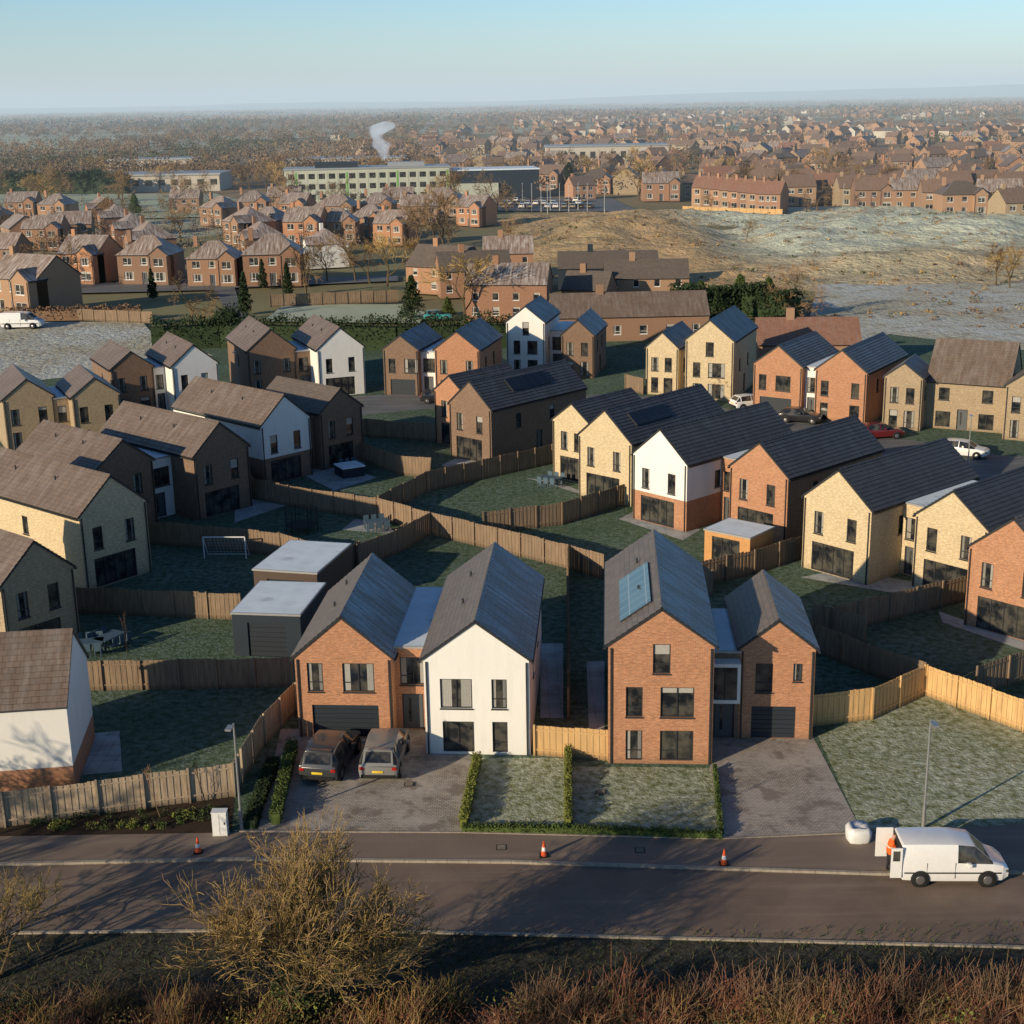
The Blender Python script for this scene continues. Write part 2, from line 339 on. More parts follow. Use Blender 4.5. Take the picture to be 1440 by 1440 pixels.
def finish(P,name,loc,rz):
    e=empty(name,loc,rz)
    for k,nm in (('walls','walls'),('roof','roof'),('windows','windows_and_doors')):
        if P[k].f: P[k].obj(nm,e)
    return e
def fr(style,w):
    if style=='white': return [(.78,2.45,2.35,4.0,'c'),(3.3,2.45,4.05,4.0,'w'),(.85,.12,2.4,1.75,'w'),(3.3,.12,4.05,1.75,'w')]
    if style=='gar': return [(.6,2.5,1.4,4.05,'w'),(2.4,2.5,4.0,4.05,'w'),(.75,.02,min(4.15,w-.4),1.78,'g')]
    if style=='tri': return [(2.12*w/5,4.7,2.95*w/5,6.2,'w'),(.85,2.45,1.65,4.0,'w'),(2.5,2.45,w-.9,4.0,'w'),(.85,.18,1.65,1.75,'w'),(2.5,.18,w-.9,1.75,'w')]
    if style=='wing': return [(.8,2.5,1.65,4.05,'w'),(2.65,3.1,3.1,4.05,'w'),(.65,.02,2.85,1.75,'g')]
    if style=='two': return [(.6,2.6,1.4,4.1,'w'),(w-1.5,2.6,w-.7,4.1,'w'),(.6,.2,1.4,1.9,'w'),(w-1.6,.2,w-.6,1.9,'w')]
    return [(.9,2.65,1.65,4.2,'w'),(w-1.85,2.65,w-1.1,4.2,'w'),(.8,.05,w-1.2,2.05,'f')]
def house(name,px,py,yaw,els,ak=0,sc=1.0):
    P=parts();xs=[];x=0
    for e in els: xs.append(x);x+=e['w']
    y=math.radians(yaw);U=V((math.cos(y),-math.sin(y),0));W=V((math.sin(y),math.cos(y),0))
    base=G(px,py)-U*xs[ak]*sc-W*els[ak].get('sb',0)*sc
    for e,x0 in zip(els,xs):
        w=e['w'];L=e['L'];sb=e.get('sb',0);k=e.get('k','v')
        if k=='v':
            he=e.get('he',5.1);hr=e.get('hr',he+w*.37)
            vol(P,x0,sb,w,L,he,hr,e['m'],e.get('r','roof_slate'),fr(e.get('st','fr'),w),right=e.get('ro',[(L*.25,2.8,L*.25+.7,4.1,'w'),(L*.6,2.8,L*.6+.7,4.1,'w'),(L*.45,.1,L*.45+.9,2.1,'d')]),left=e.get('lo',[(L*.5,2.8,L*.5+.7,4.1,'w')]),back=[(1,2.6,1.9,4.1,'w'),(w-1.9,2.6,w-1,4.1,'w')],base=e.get('base'),solar=e.get('solar'))
        elif k=='l':
            h=e.get('h',4.7);ops=[(.25,2.5,w-.25,4.0,'w'),(.3,.02,min(w-.2,1.4),2.0,'d')]
            link(P,x0+.003,sb,w-.006,L,h,e['m'],ops)
            if e.get('bay'):
                Wn=P['windows']
                for a in ((.0,2.2,w-.0,2.38),(.0,4.12,w-.0,4.3),(.0,2.38,.16,4.12),(w-.16,2.38,w-.0,4.12)): Wn.box((x0+a[0],sb-.75,a[1]),(x0+a[2],sb-.003,a[3]),'frame_white')
                Wn.box((x0+.16,sb-.66,2.38),(x0+w-.16,sb-.6,4.12),'glass');Wn.box((x0+w/2-.03,sb-.7,2.38),(x0+w/2+.03,sb-.66,4.12),'frame_dark')
        elif k=='t':
            tvol(P,x0,sb,w,L,e.get('he',5),e.get('hr',7.5),e['m'],e['r'],e.get('fo',[]),base=e.get('base'))
    o=finish(P,name,base,-y);o.scale=(sc,)*3
    return o
v=lambda w,L,m,sb=0,**k:dict(w=w,L=L,m=m,sb=sb,**k)
l=lambda w,L,m,sb=1,**k:dict(w=w,L=L,m=m,sb=sb,k='l',**k)
BR,BU,BN,WH='brick_red','brick_buff','brick_brown','render_white'
RB='roof_brown';TN='brick_tan';RD=dict(r='roof_dark_slate')
# front pair
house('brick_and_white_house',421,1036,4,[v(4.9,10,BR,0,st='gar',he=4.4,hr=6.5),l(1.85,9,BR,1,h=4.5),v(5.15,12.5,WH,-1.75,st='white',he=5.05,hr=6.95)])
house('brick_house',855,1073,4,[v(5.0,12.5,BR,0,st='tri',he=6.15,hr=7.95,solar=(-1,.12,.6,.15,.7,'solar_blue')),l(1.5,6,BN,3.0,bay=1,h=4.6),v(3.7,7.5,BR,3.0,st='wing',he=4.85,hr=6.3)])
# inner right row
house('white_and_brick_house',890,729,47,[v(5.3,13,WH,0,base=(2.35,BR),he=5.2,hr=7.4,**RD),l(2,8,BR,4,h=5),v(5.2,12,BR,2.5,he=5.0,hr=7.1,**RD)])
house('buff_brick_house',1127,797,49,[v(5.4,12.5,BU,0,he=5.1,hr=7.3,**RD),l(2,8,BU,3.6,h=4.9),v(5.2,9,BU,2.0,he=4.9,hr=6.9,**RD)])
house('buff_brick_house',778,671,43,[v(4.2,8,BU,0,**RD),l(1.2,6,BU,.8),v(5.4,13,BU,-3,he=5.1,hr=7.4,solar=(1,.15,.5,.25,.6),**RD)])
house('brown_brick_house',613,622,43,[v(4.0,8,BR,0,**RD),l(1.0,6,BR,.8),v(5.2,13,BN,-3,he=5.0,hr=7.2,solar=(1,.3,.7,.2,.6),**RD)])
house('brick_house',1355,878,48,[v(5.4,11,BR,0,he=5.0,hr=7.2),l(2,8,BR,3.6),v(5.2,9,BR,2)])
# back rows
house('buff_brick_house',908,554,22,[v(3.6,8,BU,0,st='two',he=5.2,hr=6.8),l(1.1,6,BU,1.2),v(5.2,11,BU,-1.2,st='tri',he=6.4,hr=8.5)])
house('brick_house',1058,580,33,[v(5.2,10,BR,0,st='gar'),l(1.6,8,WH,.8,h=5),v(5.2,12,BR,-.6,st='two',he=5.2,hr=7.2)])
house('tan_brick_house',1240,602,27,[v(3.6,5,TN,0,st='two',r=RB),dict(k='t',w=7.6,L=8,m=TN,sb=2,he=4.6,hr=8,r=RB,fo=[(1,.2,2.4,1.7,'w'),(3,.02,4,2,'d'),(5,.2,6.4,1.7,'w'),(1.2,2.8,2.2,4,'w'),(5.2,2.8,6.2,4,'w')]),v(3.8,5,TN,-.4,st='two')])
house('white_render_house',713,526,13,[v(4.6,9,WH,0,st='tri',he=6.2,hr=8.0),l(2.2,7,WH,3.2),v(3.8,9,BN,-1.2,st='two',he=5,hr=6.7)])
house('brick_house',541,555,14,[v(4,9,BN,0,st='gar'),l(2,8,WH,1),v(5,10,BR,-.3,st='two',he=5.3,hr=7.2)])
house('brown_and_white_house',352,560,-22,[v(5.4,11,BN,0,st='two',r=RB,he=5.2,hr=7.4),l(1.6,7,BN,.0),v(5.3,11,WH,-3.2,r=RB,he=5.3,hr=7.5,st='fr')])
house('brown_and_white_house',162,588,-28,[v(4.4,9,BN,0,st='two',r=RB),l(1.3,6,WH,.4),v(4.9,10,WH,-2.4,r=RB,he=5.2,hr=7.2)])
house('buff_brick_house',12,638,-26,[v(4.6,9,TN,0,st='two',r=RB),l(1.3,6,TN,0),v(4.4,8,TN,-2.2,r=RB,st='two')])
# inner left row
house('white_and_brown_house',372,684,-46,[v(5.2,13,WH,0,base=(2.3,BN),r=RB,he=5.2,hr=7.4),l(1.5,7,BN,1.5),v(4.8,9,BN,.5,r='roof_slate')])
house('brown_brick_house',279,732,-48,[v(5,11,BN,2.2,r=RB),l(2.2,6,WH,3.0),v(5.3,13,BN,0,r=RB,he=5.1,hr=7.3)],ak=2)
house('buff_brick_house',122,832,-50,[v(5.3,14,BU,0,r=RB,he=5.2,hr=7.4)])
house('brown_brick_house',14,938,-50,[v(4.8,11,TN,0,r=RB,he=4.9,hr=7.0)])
house('white_and_brick_house',-110,1128,-7,[dict(k='t',w=7.0,L=6,m=WH,r=RB,he=4.5,hr=7.0,base=(1.3,BR))])
# garages
def garage(px,py,yaw,w,L,m,h=2.6):
    P=parts();link(P,0,0,w,L,h,m,[(.9,.02,w-.9,2.1,'g')]);finish(P,'garage',G(px,py),-math.radians(yaw))
garage(330,922,8,4.1,5.6,'clad_dark');garage(360,856,14,4.3,6.2,'clad_brown')
P=parts();link(P,0,0,3.6,3.2,2.3,'wood_orange',[(.6,.05,2.8,2.0,'f')]);finish(P,'garden_room',G(990,790),-math.radians(40))
# ---------------------------------------------------------------- ground sheets
def sheet(name,pts,mat,z,px=True):
    mb=MB();mb.face([G(*p)+Z*z for p in pts] if px else [V((*p,z)) for p in pts],mat);return mb.obj(name)
mb=MB();mb.face([(-16000,-400,-.3),(16000,-400,-.3),(16000,16000,-.3),(-16000,16000,-.3)],'ground_far');mb.obj('ground')
sheet('estate_ground',[(-70,20),(75,20),(85,150),(80,190),(-90,190),(-90,100)],'garden_grass',0,px=False)
sheet('road',[(-150,1222),(330,1211),(720,1215),(1240,1232),(1600,1228),(1600,1342),(1410,1332),(440,1308),(-150,1316)],'asphalt',.006)
sheet('pavement',[(-150,1180),(330,1172),(650,1173),(1010,1181),(1240,1172),(1600,1150),(1600,1226),(1240,1229),(720,1212),(330,1208),(-150,1219)],'asphalt_path',.05)
def kerb(name,pts,w=.16,h=.12,mat='kerb'):
    mb=MB();q=[G(*p) for p in pts]
    for a,b in zip(q,q[1:]):
        d=(b-a).normalized();n=V((-d.y,d.x,0))*w/2;k=max(1,int((b-a).length/.9));
        for i in range(k):
            s=a.lerp(b,i/k);e=a.lerp(b,(i+.985)/k)
            c=[s-n,e-n,e+n,s+n];t=[p+Z*h for p in c]
            mb.face(t,mat)
            for j in range(4): mb.face([c[j],c[(j+1)%4],t[(j+1)%4],t[j]],mat)
    return mb.obj(name)
kerb('kerb',[(-150,1220),(330,1209.5),(720,1213.5),(1240,1230),(1600,1227)],.17,.11)
kerb('kerb',[(-150,1315),(440,1308),(1410,1332),(1600,1342)],.13,.08)
kerb('kerb',[(330,1170),(650,1172),(1010,1181),(1240,1171)],.1,.08)
sheet('verge_ground',[(-300,1317),(440,1309.5),(1410,1334),(1700,1344),(1900,1600),(-500,1600)],'verge',.004)
sheet('driveway',[(395,1025),(625,1025),(668,1070),(649,1172),(362,1171)],'paving',.012)
sheet('driveway',[(995,1030),(1140,1030),(1213,1171),(1015,1181),(998,1075)],'paving',.012)
sheet('front_lawn',[(668,1066),(797,1066),(800,1166),(652,1166)],'lawn',.01)
sheet('front_lawn',[(803,1078),(1000,1080),(1013,1174),(806,1166)],'lawn',.01)
sheet('front_lawn',[(1150,1035),(1305,975),(1600,1060),(1600,1150),(1235,1171),(1212,1168)],'lawn',.01)
sheet('planting_bed',[(-150,1182),(325,1171),(330,1120),(-150,1170)],'soil',.01)
sheet('estate_road',[(470,612),(500,585),(600,575),(720,580),(860,570),(960,590),(1080,598),(1190,640),(1330,668),(1600,750),(1600,650),(1400,640),(1240,612),(1060,580),(900,556),(700,552),(520,556),(300,572),(60,640),(-100,690),(-100,720),(120,640),(320,592)],'asphalt_grey',.012)
for q in ([(1125,812),(1185,822),(1320,845),(1340,830),(1190,800)],[(870,730),(960,760),(985,745),(890,720)],[(330,700),(372,690),(420,705),(330,735)],[(400,655),(470,690),(530,672),(470,650)],[(95,1035),(168,1028),(172,1085),(95,1092)],[(760,905),(792,905),(792,1010),(760,1010)],[(825,930),(850,930),(850,1030),(828,1030)],[(740,672),(800,690),(850,705),(790,680)],[(1320,860),(1440,900),(1440,915),(1325,875)],[(480,745),(560,752),(540,735),(500,730)],[(620,655),(690,665),(700,650),(640,645)]):
    sheet('patio',q,'patio',.014)
for x,y in ((705,1193),(845,1115),(900,1197),(575,1104),(480,1192)):
    p=G(x,y);mb=MB();mb.box((-.22,-.22,0),(.22,.22,.012),'tyre')
    for i in range(4): mb.box((-.18,-.17+i*.1,.012),(.18,-.13+i*.1,.018),'kerb')
    mb.obj('drain_cover',loc=p+Z*.05)
sheet('frosty_field',[(-200,560),(-200,455),(200,452),(215,470),(300,500),(200,520)],'frost_field',.02)
sheet('frosty_field',[(370,452),(400,428),(565,428),(600,440),(590,455)],'smooth_field',.03)
sheet('frosty_field',[(-400,300),(-200,275),(300,272),(380,292),(300,305),(-200,318)],'smooth_field',.1)
sheet('frosty_field',[(-300,203),(-100,196),(160,192),(230,200),(60,212),(-300,220)],'smooth_field',.3)
sheet('frosty_field',[(250,192),(420,186),(480,192),(300,200)],'smooth_field',.3)
sheet('frosty_field',[(-200,240),(60,236),(220,244),(200,256),(-200,262)],'smooth_field',.3)
sheet('frosty_field',[(1000,172),(1150,170),(1180,176),(1010,180)],'smooth_field',.3)
sheet('rough_ground',[(1120,520),(1150,400),(1800,380),(2000,540),(1500,500),(1250,470)],'frost_field',.03)
sheet('old_street',[(-200,420),(300,408),(330,455),(345,455),(330,405),(560,395),(560,388),(-200,405)],'asphalt_grey',.04)
sheet('car_park',[(600,296),(650,279),(860,279),(900,298)],'asphalt_grey',.1)
# mounds
mb=MB();x0,x1,y0,y1=-6,260,205,430;nx,ny=190,150
def mz(x,y):
    def bp(cx,cy,rx,ry,h): 
        d=((x-cx)/rx)**2+((y-cy)/ry)**2;return h*math.exp(-d*1.3)
    a=bp(8,312,24,26,3.2)+bp(28,338,18,20,3.6)+bp(95,322,60,40,3.4)+bp(74,262,20,12,2.6)+bp(110,275,30,12,1.6)
    a-=bp(52,330,8,45,2.5)
    a+=noise.fractal(V((x*.035,y*.035,0)),1,2,4)*1.3+noise.noise(V((x*.2,y*.2,3)))*.4+abs(noise.noise(V((x*.07,y*.11,9))))*1.4
    e=min((x-x0)/25,(x1-x)/30,(y-y0)/40,(y1-y)/30,1)
    lim=max(0,min(1,(y-232)/30))
    return -.6+max(0,e)*lim*(a+.9)
for i in range(nx+1):
    for j in range(ny+1):
        x=x0+(x1-x0)*i/nx;y=y0+(y1-y0)*j/ny;mb.v.append((x,y,mz(x,y)))
nt,b=mnew('heath',rough=.95,spec=.1);p=wpos(nt)
c=mix(nt,nz(nt,p,.05,.4,.6,7),(.62,.42,.22),(.38,.29,.16));sx=nd(nt,'ShaderNodeSeparateXYZ',{'Vector':p})
gx=mul(nt,mr(nt,sx.outputs[0],38,58,0,1),mr(nt,sx.outputs[1],262,295,.35,1))
c=mix(nt,mul(nt,gx,nz(nt,p,.04,.32,.46,6,.5,1)),c,(.56,.61,.50));c=mix(nt,nz(nt,p,.25,.54,.68,6,0,.65),c,(.24,.16,.09));c=mix(nt,nz(nt,p,1.1,.5,.75,5,0,.5),c,(.72,.65,.5));out(nt,b,c);bump(nt,b,nz(nt,p,.7,.2,.8,6),.7,.8)
mb.names=['heath']
for i in range(nx):
    for j in range(ny):
        a=i*(ny+1)+j;mb.f.append((a,a+ny+1,a+ny+2,a+1));mb.m.append(0);mb.uv.extend([(0,0)]*4)
mb.obj('hill',smooth=True)
# ---------------------------------------------------------------- fences
def fence(pts,mat='fence_old',h=1.75,px=True,pitch=.15):
    mb=MB();q=[G(*p) for p in pts]
    for a,b in zip(q,q[1:]):
        D=(b-a);L=D.length;d=D/L;n=V((-d.y,d.x,0));k=max(1,int(L/pitch))
        for i in range(k):
            s=a+d*(L*i/k);e=s+d*(L/k-.006);hh=h+rnd(-.012,.012)+.04*math.sin(int(i*pitch/1.9)*2.1);o=n*(.011 if i%2 else -.011)
            s=s+o;e=e+o
            c=[s-n*.009,e-n*.009,e+n*.009,s+n*.009];t=[p+Z*hh for p in c]
            mb.face(t,mat)
            for j in range(4): mb.face([c[j],c[(j+1)%4],t[(j+1)%4],t[j]],mat)
        m=max(1,int(L/1.9))
        for i in range(m+1):
            c=a+d*(L*i/m)-n*.07
            mb.box((-.05,-.05,0),(.05,.05,h+.07),mat,T=lambda p,c=c:c+d*p.x+n*p.y+Z*p.z)
        for zz in (.3,h-.25):
            mb.box((0,-.035,zz),(L,-.022,zz+.08),mat,T=lambda p:a+d*p.x+n*(p.y-.02)+Z*p.z)
    return mb.obj('wooden_fence')
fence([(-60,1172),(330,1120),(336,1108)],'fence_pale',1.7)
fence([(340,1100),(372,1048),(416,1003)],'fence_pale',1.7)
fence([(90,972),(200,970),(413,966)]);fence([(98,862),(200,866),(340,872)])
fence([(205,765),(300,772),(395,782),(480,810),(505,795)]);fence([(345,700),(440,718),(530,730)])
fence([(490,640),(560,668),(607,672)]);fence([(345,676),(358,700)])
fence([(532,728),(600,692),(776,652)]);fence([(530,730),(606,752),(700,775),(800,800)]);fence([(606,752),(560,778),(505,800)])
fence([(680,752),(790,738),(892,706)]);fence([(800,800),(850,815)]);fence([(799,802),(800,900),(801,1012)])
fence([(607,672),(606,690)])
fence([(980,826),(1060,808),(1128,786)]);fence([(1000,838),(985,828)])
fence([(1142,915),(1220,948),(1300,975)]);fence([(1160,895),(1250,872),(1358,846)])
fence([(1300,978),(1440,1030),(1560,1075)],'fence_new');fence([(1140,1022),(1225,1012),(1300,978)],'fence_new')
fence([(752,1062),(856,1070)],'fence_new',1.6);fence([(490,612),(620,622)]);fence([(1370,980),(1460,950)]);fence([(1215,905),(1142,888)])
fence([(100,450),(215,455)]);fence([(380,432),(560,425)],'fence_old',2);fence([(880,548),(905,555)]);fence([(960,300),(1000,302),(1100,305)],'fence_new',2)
# ---------------------------------------------------------------- vegetation
def rv(): return V((random.gauss(0,1),random.gauss(0,1),random.gauss(0,1)))
def grow(mb,p,d,l,r,lev,k,spread,bm,tm,up=.12,rmin=.01):
    q=p+d*l*.55+rv()*l*.05;e=q+(d+rv()*.12).normalized()*l*.45
    m=bm if lev>2 else (tm if isinstance(tm,str) else random.choice(tm))
    mb.tube(p,q,r,r*.85,m,5 if r>.06 else 3);mb.tube(q,e,r*.85,r*.65,m,5 if r>.06 else 3)
    if lev==0: return
    for i in range(k):
        nd_=(d+rv()*spread+Z*up).normalized();s=e if i<2 else q
        grow(mb,s,nd_,l*rnd(.62,.86),max(rmin,r*rnd(.5,.66)),lev-1,k,spread,bm,tm,up,rmin)
    return mb
def tree(h,lev,k=3,spread=.5,stems=1,bm='bark',tm='twig_brown',rt=.16,up=.12,rmin=.012):
    mb=MB()
    for s in range(stems):
        d=(Z+rv()*(.12 if stems==1 else .4));d.z=abs(d.z)+.3;d.normalize()
        grow(mb,V((rnd(-.2,.2),rnd(-.2,.2),-.1)) if stems>1 else V((0,0,-.1)),d,h/3.3,rt,lev,k,spread,bm,tm,up,rmin)
    return mb
def leafcloud(mb,c,r,n,s,mat,flat=False):
    m=mb.mi(mat)
    for _ in range(n):
        d=rv().normalized()*(random.random()**.4);p=V((c[0]+d.x*r[0],c[1]+d.y*r[1],c[2]+d.z*r[2]))
        a=rv().normalized()*s*rnd(.5,1.2);b=rv().normalized()*s*rnd(.5,1.2);i=len(mb.v)
        mb.v.extend([tuple(p-a*.5),tuple(p+b*.5),tuple(p+a*.5),tuple(p-b*.5)]);mb.f.append((i,i+1,i+2,i+3));mb.m.append(m);mb.uv.extend([(0,0)]*4)
# foreground tree
mb=tree(6.9,6,3,.42,stems=10,tm=('twig_gold','twig_gold','twig_brown','twig_olive'),rt=.1,up=.1,rmin=.012)
leafcloud(mb,(0,0,1.6),(.9,.9,1.9),1100,.16,'leaf_dark');leafcloud(mb,(.2,-.2,1.2),(1.5,1.2,1.2),600,.14,'leaf_lime');leafcloud(mb,(0,0,2.8),(2.9,2.3,2.5),2600,.07,'twig_olive')
mb.obj('bare_tree',loc=G(420,1452))
mb=tree(4.5,5,3,.5,stems=4,tm=('twig_gold','twig_olive'),rt=.08,up=.1,rmin=.011);mb.obj('bare_tree',loc=V((-19.4,46.2,0)))
# roadside hedge (one object)
mb=MB()
def hedge_twigs(mb,x0,x1,y,h,n,mats):
    for _ in range(n):
        x=rnd(x0,x1);hh=h*rnd(.3,1.1)*(.75+.8*noise.noise(V((x*.5,y,0)))+.4*noise.noise(V((x*1.7,y,5))));p=V((x,y+random.gauss(0,.5),0));q=p+V((random.gauss(0,.25),random.gauss(0,.25),hh*.6));e=q+V((random.gauss(0,.3),random.gauss(0,.3),hh*.4))
        m=mats[int((noise.noise(V((x*.35,y,8)))*.9+.5+rnd(-.25,.25))*len(mats))%len(mats)];mb.tube(p,q,.014,.011,m);mb.tube(q,e,.011,.006,m)
        for k in range(4):
            s=p.lerp(q,rnd(.3,1));mb.tube(s,s+V((random.gauss(0,.3),random.gauss(0,.3),rnd(.1,.5))),.008,.005,m)
hedge_twigs(mb,-19,20,41.6,1.9,3600,['twig_red','twig_brown','twig_red','twig_gold','twig_olive'])
hedge_twigs(mb,-19,-2,43.4,1.1,1800,['twig_brown','bark','twig_olive','twig_brown'])
hedge_twigs(mb,0,20,42.9,2.2,2600,['twig_red','twig_brown','bark','twig_red'])
for _ in range(110): leafcloud(mb,(rnd(-19,20),rnd(41,43.3),rnd(.2,1.1)),(.8,.5,.5),60,.12,random.choice(['leaf_dark','leaf_lime','twig_brown','leaf_dark','twig_olive']))
mb.obj('roadside_hedge')
mb=MB()
for _ in range(3000):
    x=rnd(-22,22);y=rnd(43.2,48.6);p=V((x,y,0));mb.tube(p,p+V((random.gauss(0,.1),random.gauss(0,.1),rnd(.05,.2))),.02,.004,random.choice(['leaf_dark','leaf_dark','leaf_hedge','bark']))
mb.obj('verge_grass')
# trees beyond the left edge and nearer than the view, throwing long shadows over the road
TB=[tree(9,6,3,.52,tm=('twig_brown','twig_brown','twig_gold'),rt=.2,rmin=.028).mesh('bare_tree_mesh%d'%i) for i in range(4)]
TG=[tree(9,6,3,.45,tm='twig_straw',rt=.2,rmin=.03).mesh('willow_mesh%d'%i) for i in range(2)]
for x,y,s in ((-27,43,.8),(-41,42,1.1),(-29,30,1.1),(-52,40,1.2),(-8,22,1.2),(-17,25,1.1),(-33,52,.7),(2,21,1.2)): inst('bare_tree',random.choice(TB),(x,y,0),rnd(0,6),s)
for x,y in ((-25,39),(-10,37),(-38,37)): 
    m2=MB()
    for k in range(8): leafcloud(m2,(rnd(-2,2),rnd(-1.2,1.2),rnd(.8,2.3)),(1.2,1.1,.9),170,.3,'leaf_dark')
    m2.tube(V((0,0,0)),V((0,0,2.4)),.12,.05,'bark',5);m2.obj('evergreen_shrub',loc=(x,y,0))
def hedge(pts,w,h,mat='leaf_hedge',dens=330,name='hedge',s=.09):
    mb=MB();q=[G(*p) for p in pts]
    for a,b in zip(q,q[1:]):
        D=b-a;L=D.length;d=D/L;n=V((-d.y,d.x,0));N=int(L*dens)
        mb.box((0,-w*.33,0),(L,w*.33,h*.75),mat,T=lambda p:a+d*p.x+n*p.y+Z*p.z)
        for _ in range(N):
            t_=rnd(0,L);c=a+d*t_+n*rnd(-w/2,w/2)+Z*(h*(1-random.random()**2*.9)*rnd(.85,1.1)*(1+.22*noise.noise(V((t_*1.4/max(w,.5),a.x,0)))));u=rv().normalized()*s;t=rv().normalized()*s;mb.face([c-u*.5,c+t*.5,c+u*.5,c-t*.5],mat,uv=False)
    return mb.obj(name)
hedge([(652,1166),(672,1072)],.45,.6,'leaf_lime',500);hedge([(799,1166),(799,1066)],.35,.65,'leaf_lime',500)
hedge([(650,1170),(806,1172),(1015,1180)],.35,.4,'leaf_hedge',400);hedge([(1005,1083),(1014,1176)],.22,.35,'leaf_hedge',300)
hedge([(388,1160),(412,1055)],.6,.7,'leaf_hedge',450);hedge([(352,1165),(385,1075)],.7,.5,'leaf_dark',450)
hedge([(215,492),(310,488),(330,470)],2.6,4.0,'leaf_dark',220,s=.3);hedge([(310,488),(560,492),(720,488)],2.2,4.0,'leaf_dark',200,s=.3)
hedge([(950,448),(1040,440),(1115,450)],5,4,'leaf_dark',300,s=.45);hedge([(0,452),(200,448)],1.5,2,'twig_brown',100,s=.3)
hedge([(1280,318),(1500,345)],3,2.5,'leaf_hedge',80,s=.5);hedge([(-200,270),(180,272)],6,7,'leaf_dark',90,s=1.2)
mb=MB()
for _ in range(60):
    p=G(rnd(-10,318),rnd(1140,1170));r=rnd(.15,.4);leafcloud(mb,(p.x,p.y,r*.6),(r,r,r*.7),70,.1,random.choice(['leaf_hedge','leaf_lime','leaf_dark']))
mb.obj('shrub_planting')
mb=MB()
for _ in range(1300):
    x=rnd(0,150);y=rnd(190,400)
    if y<232 and x<40: continue
    z=max(0,mz(x,y)) if y>205 else 0
    if noise.noise(V((x*.05,y*.05,7)))<-.05: continue
    r=rnd(.4,1.4);leafcloud(mb,(x,y,z+r*.2),(r,r,r*.4),14,.45,random.choice(('twig_far','twig_far','twig_brown','twig_straw','twig_far_green')))
mb.obj('rough_scrub')
SAP=tree(3.2,4,2,.22,tm='twig_brown',rt=.035,up=.5,rmin=.009).mesh('sapling_mesh')
for p in ((226,1150),(296,1150)): inst('sapling',SAP,G(*p),rnd(0,6))
for p in ((178,800),(985,860),(180,920)): inst('sapling',SAP,G(*p),rnd(0,6))
for (x,y,s,g) in ((270,455,.85,0),(655,455,1.2,1),(625,350,1.5,0),(610,345,1.3,0),(545,402,1.1,1),(500,395,1,0),(520,398,.9,0),(95,405,1,0),(1122,448,.85,0),(1108,446,.8,0),(255,340,1,0),(1420,405,.8,1),(1400,402,.8,0),(430,420,1,0),(640,300,1.5,0),(590,350,1.2,0),(10,330,1,0),(250,300,1.2,0),(705,350,.8,0),(1150,300,1,0),(1370,280,1.1,0),(1010,560,.4,0),(1050,340,.6,0),(870,270,1.6,0),(780,262,1.6,0),(900,262,1.5,1),(1000,300,.7,0),(480,300,1.2,0),(580,392,.9,0),(150,330,1.1,0),(385,330,1.1,0),(60,400,1,0),(460,395,.9,0),(230,395,.7,0),(560,320,1.2,0)):
    inst('bare_tree' if not g else 'willow_tree',random.choice(TG if g else TB),G(x,y),rnd(0,6),s)
for i in range(70):
    x,y=(rnd(-20,740),rnd(248,300)) if i<50 else (rnd(760,1440),rnd(245,285));inst('bare_tree',random.choice(TB+TG[:1]),G(x,y),rnd(0,6),rnd(.9,1.5))
def conifer(h,w,mat='leaf_dark'):
    mb=MB();mb.tube(V((0,0,0)),V((0,0,h)),.2,.03,'bark',5);n=14
    for i in range(n):
        t=i/n;r=w*(1-t)**.7*rnd(.75,1.15)
        for k in range(7):
            a=rnd(0,6.28);leafcloud(mb,(math.cos(a)*r*.6,math.sin(a)*r*.6,h*(.08+.9*t)),(r*.5+.1,r*.5+.1,h*.06),26,.35,mat)
    return mb.mesh('conifer_mesh')
CF=[conifer(6.5,2.0),conifer(6.5,1.2),conifer(5,2.2,'leaf_hedge')]
for x,y,k,s in ((580,447,0,1),(345,440,1,1),(1007,455,1,.8),(215,420,1,.8),(405,415,1,.9),(1040,430,2,1),(1080,430,2,.9),(985,430,2,.8),(630,445,2,.6),(370,405,1,.8),(190,300,2,1.2),(800,270,0,1.6),(910,265,2,1.6)): inst('conifer_tree',CF[k],G(x,y),rnd(0,6),s)
# ---------------------------------------------------------------- old houses
def oldmesh(seed,wm,rm,hip,w=9,D=7.5,porch=True,he=4.9,hr=7.6,frame='frame_white'):
    P=parts();random.seed(seed)
    fo=[(1,.8,2.6,2.1,'w'),(w/2-.5,.02,w/2+.5,2.05,'d'),(w-2.6,.8,w-1,2.1,'w'),(1,3.2,2.4,4.4,'w'),(w/2-.6,3.2,w/2+.6,4.4,'w'),(w-2.4,3.2,w-1,4.4,'w')]
    if porch: fo=[q for q in fo if q[0]<w-3]
    tvol(P,-w/2,0,w,D,he,hr,wm,rm,fo,fo[:2],[],frame=frame,hip=hip)
    if porch: vol(P,w/2-3.2,-1.4,3.2,3.2,he,he+1.3,wm,rm,[(.8,3.1,2.4,4.4,'w'),(.6,.7,2.6,2.1,'w')],frame=frame)
    P['walls'].box((-w/2+.8,D*.45,hr-.9),(-w/2+1.5,D*.45+.7,hr+1.0),wm);
    m=MB()
    for k in ('walls','roof','windows'):
        s=P[k];o=len(m.v);m.v+=s.v;m.f+=[tuple(i+o for i in f) for f in s.f];mp=[m.mi(n) for n in s.names];m.m+=[mp[i] for i in s.m];m.uv+=s.uv
    return m.mesh('old_house_mesh%d'%seed)
RO_='roof_old'
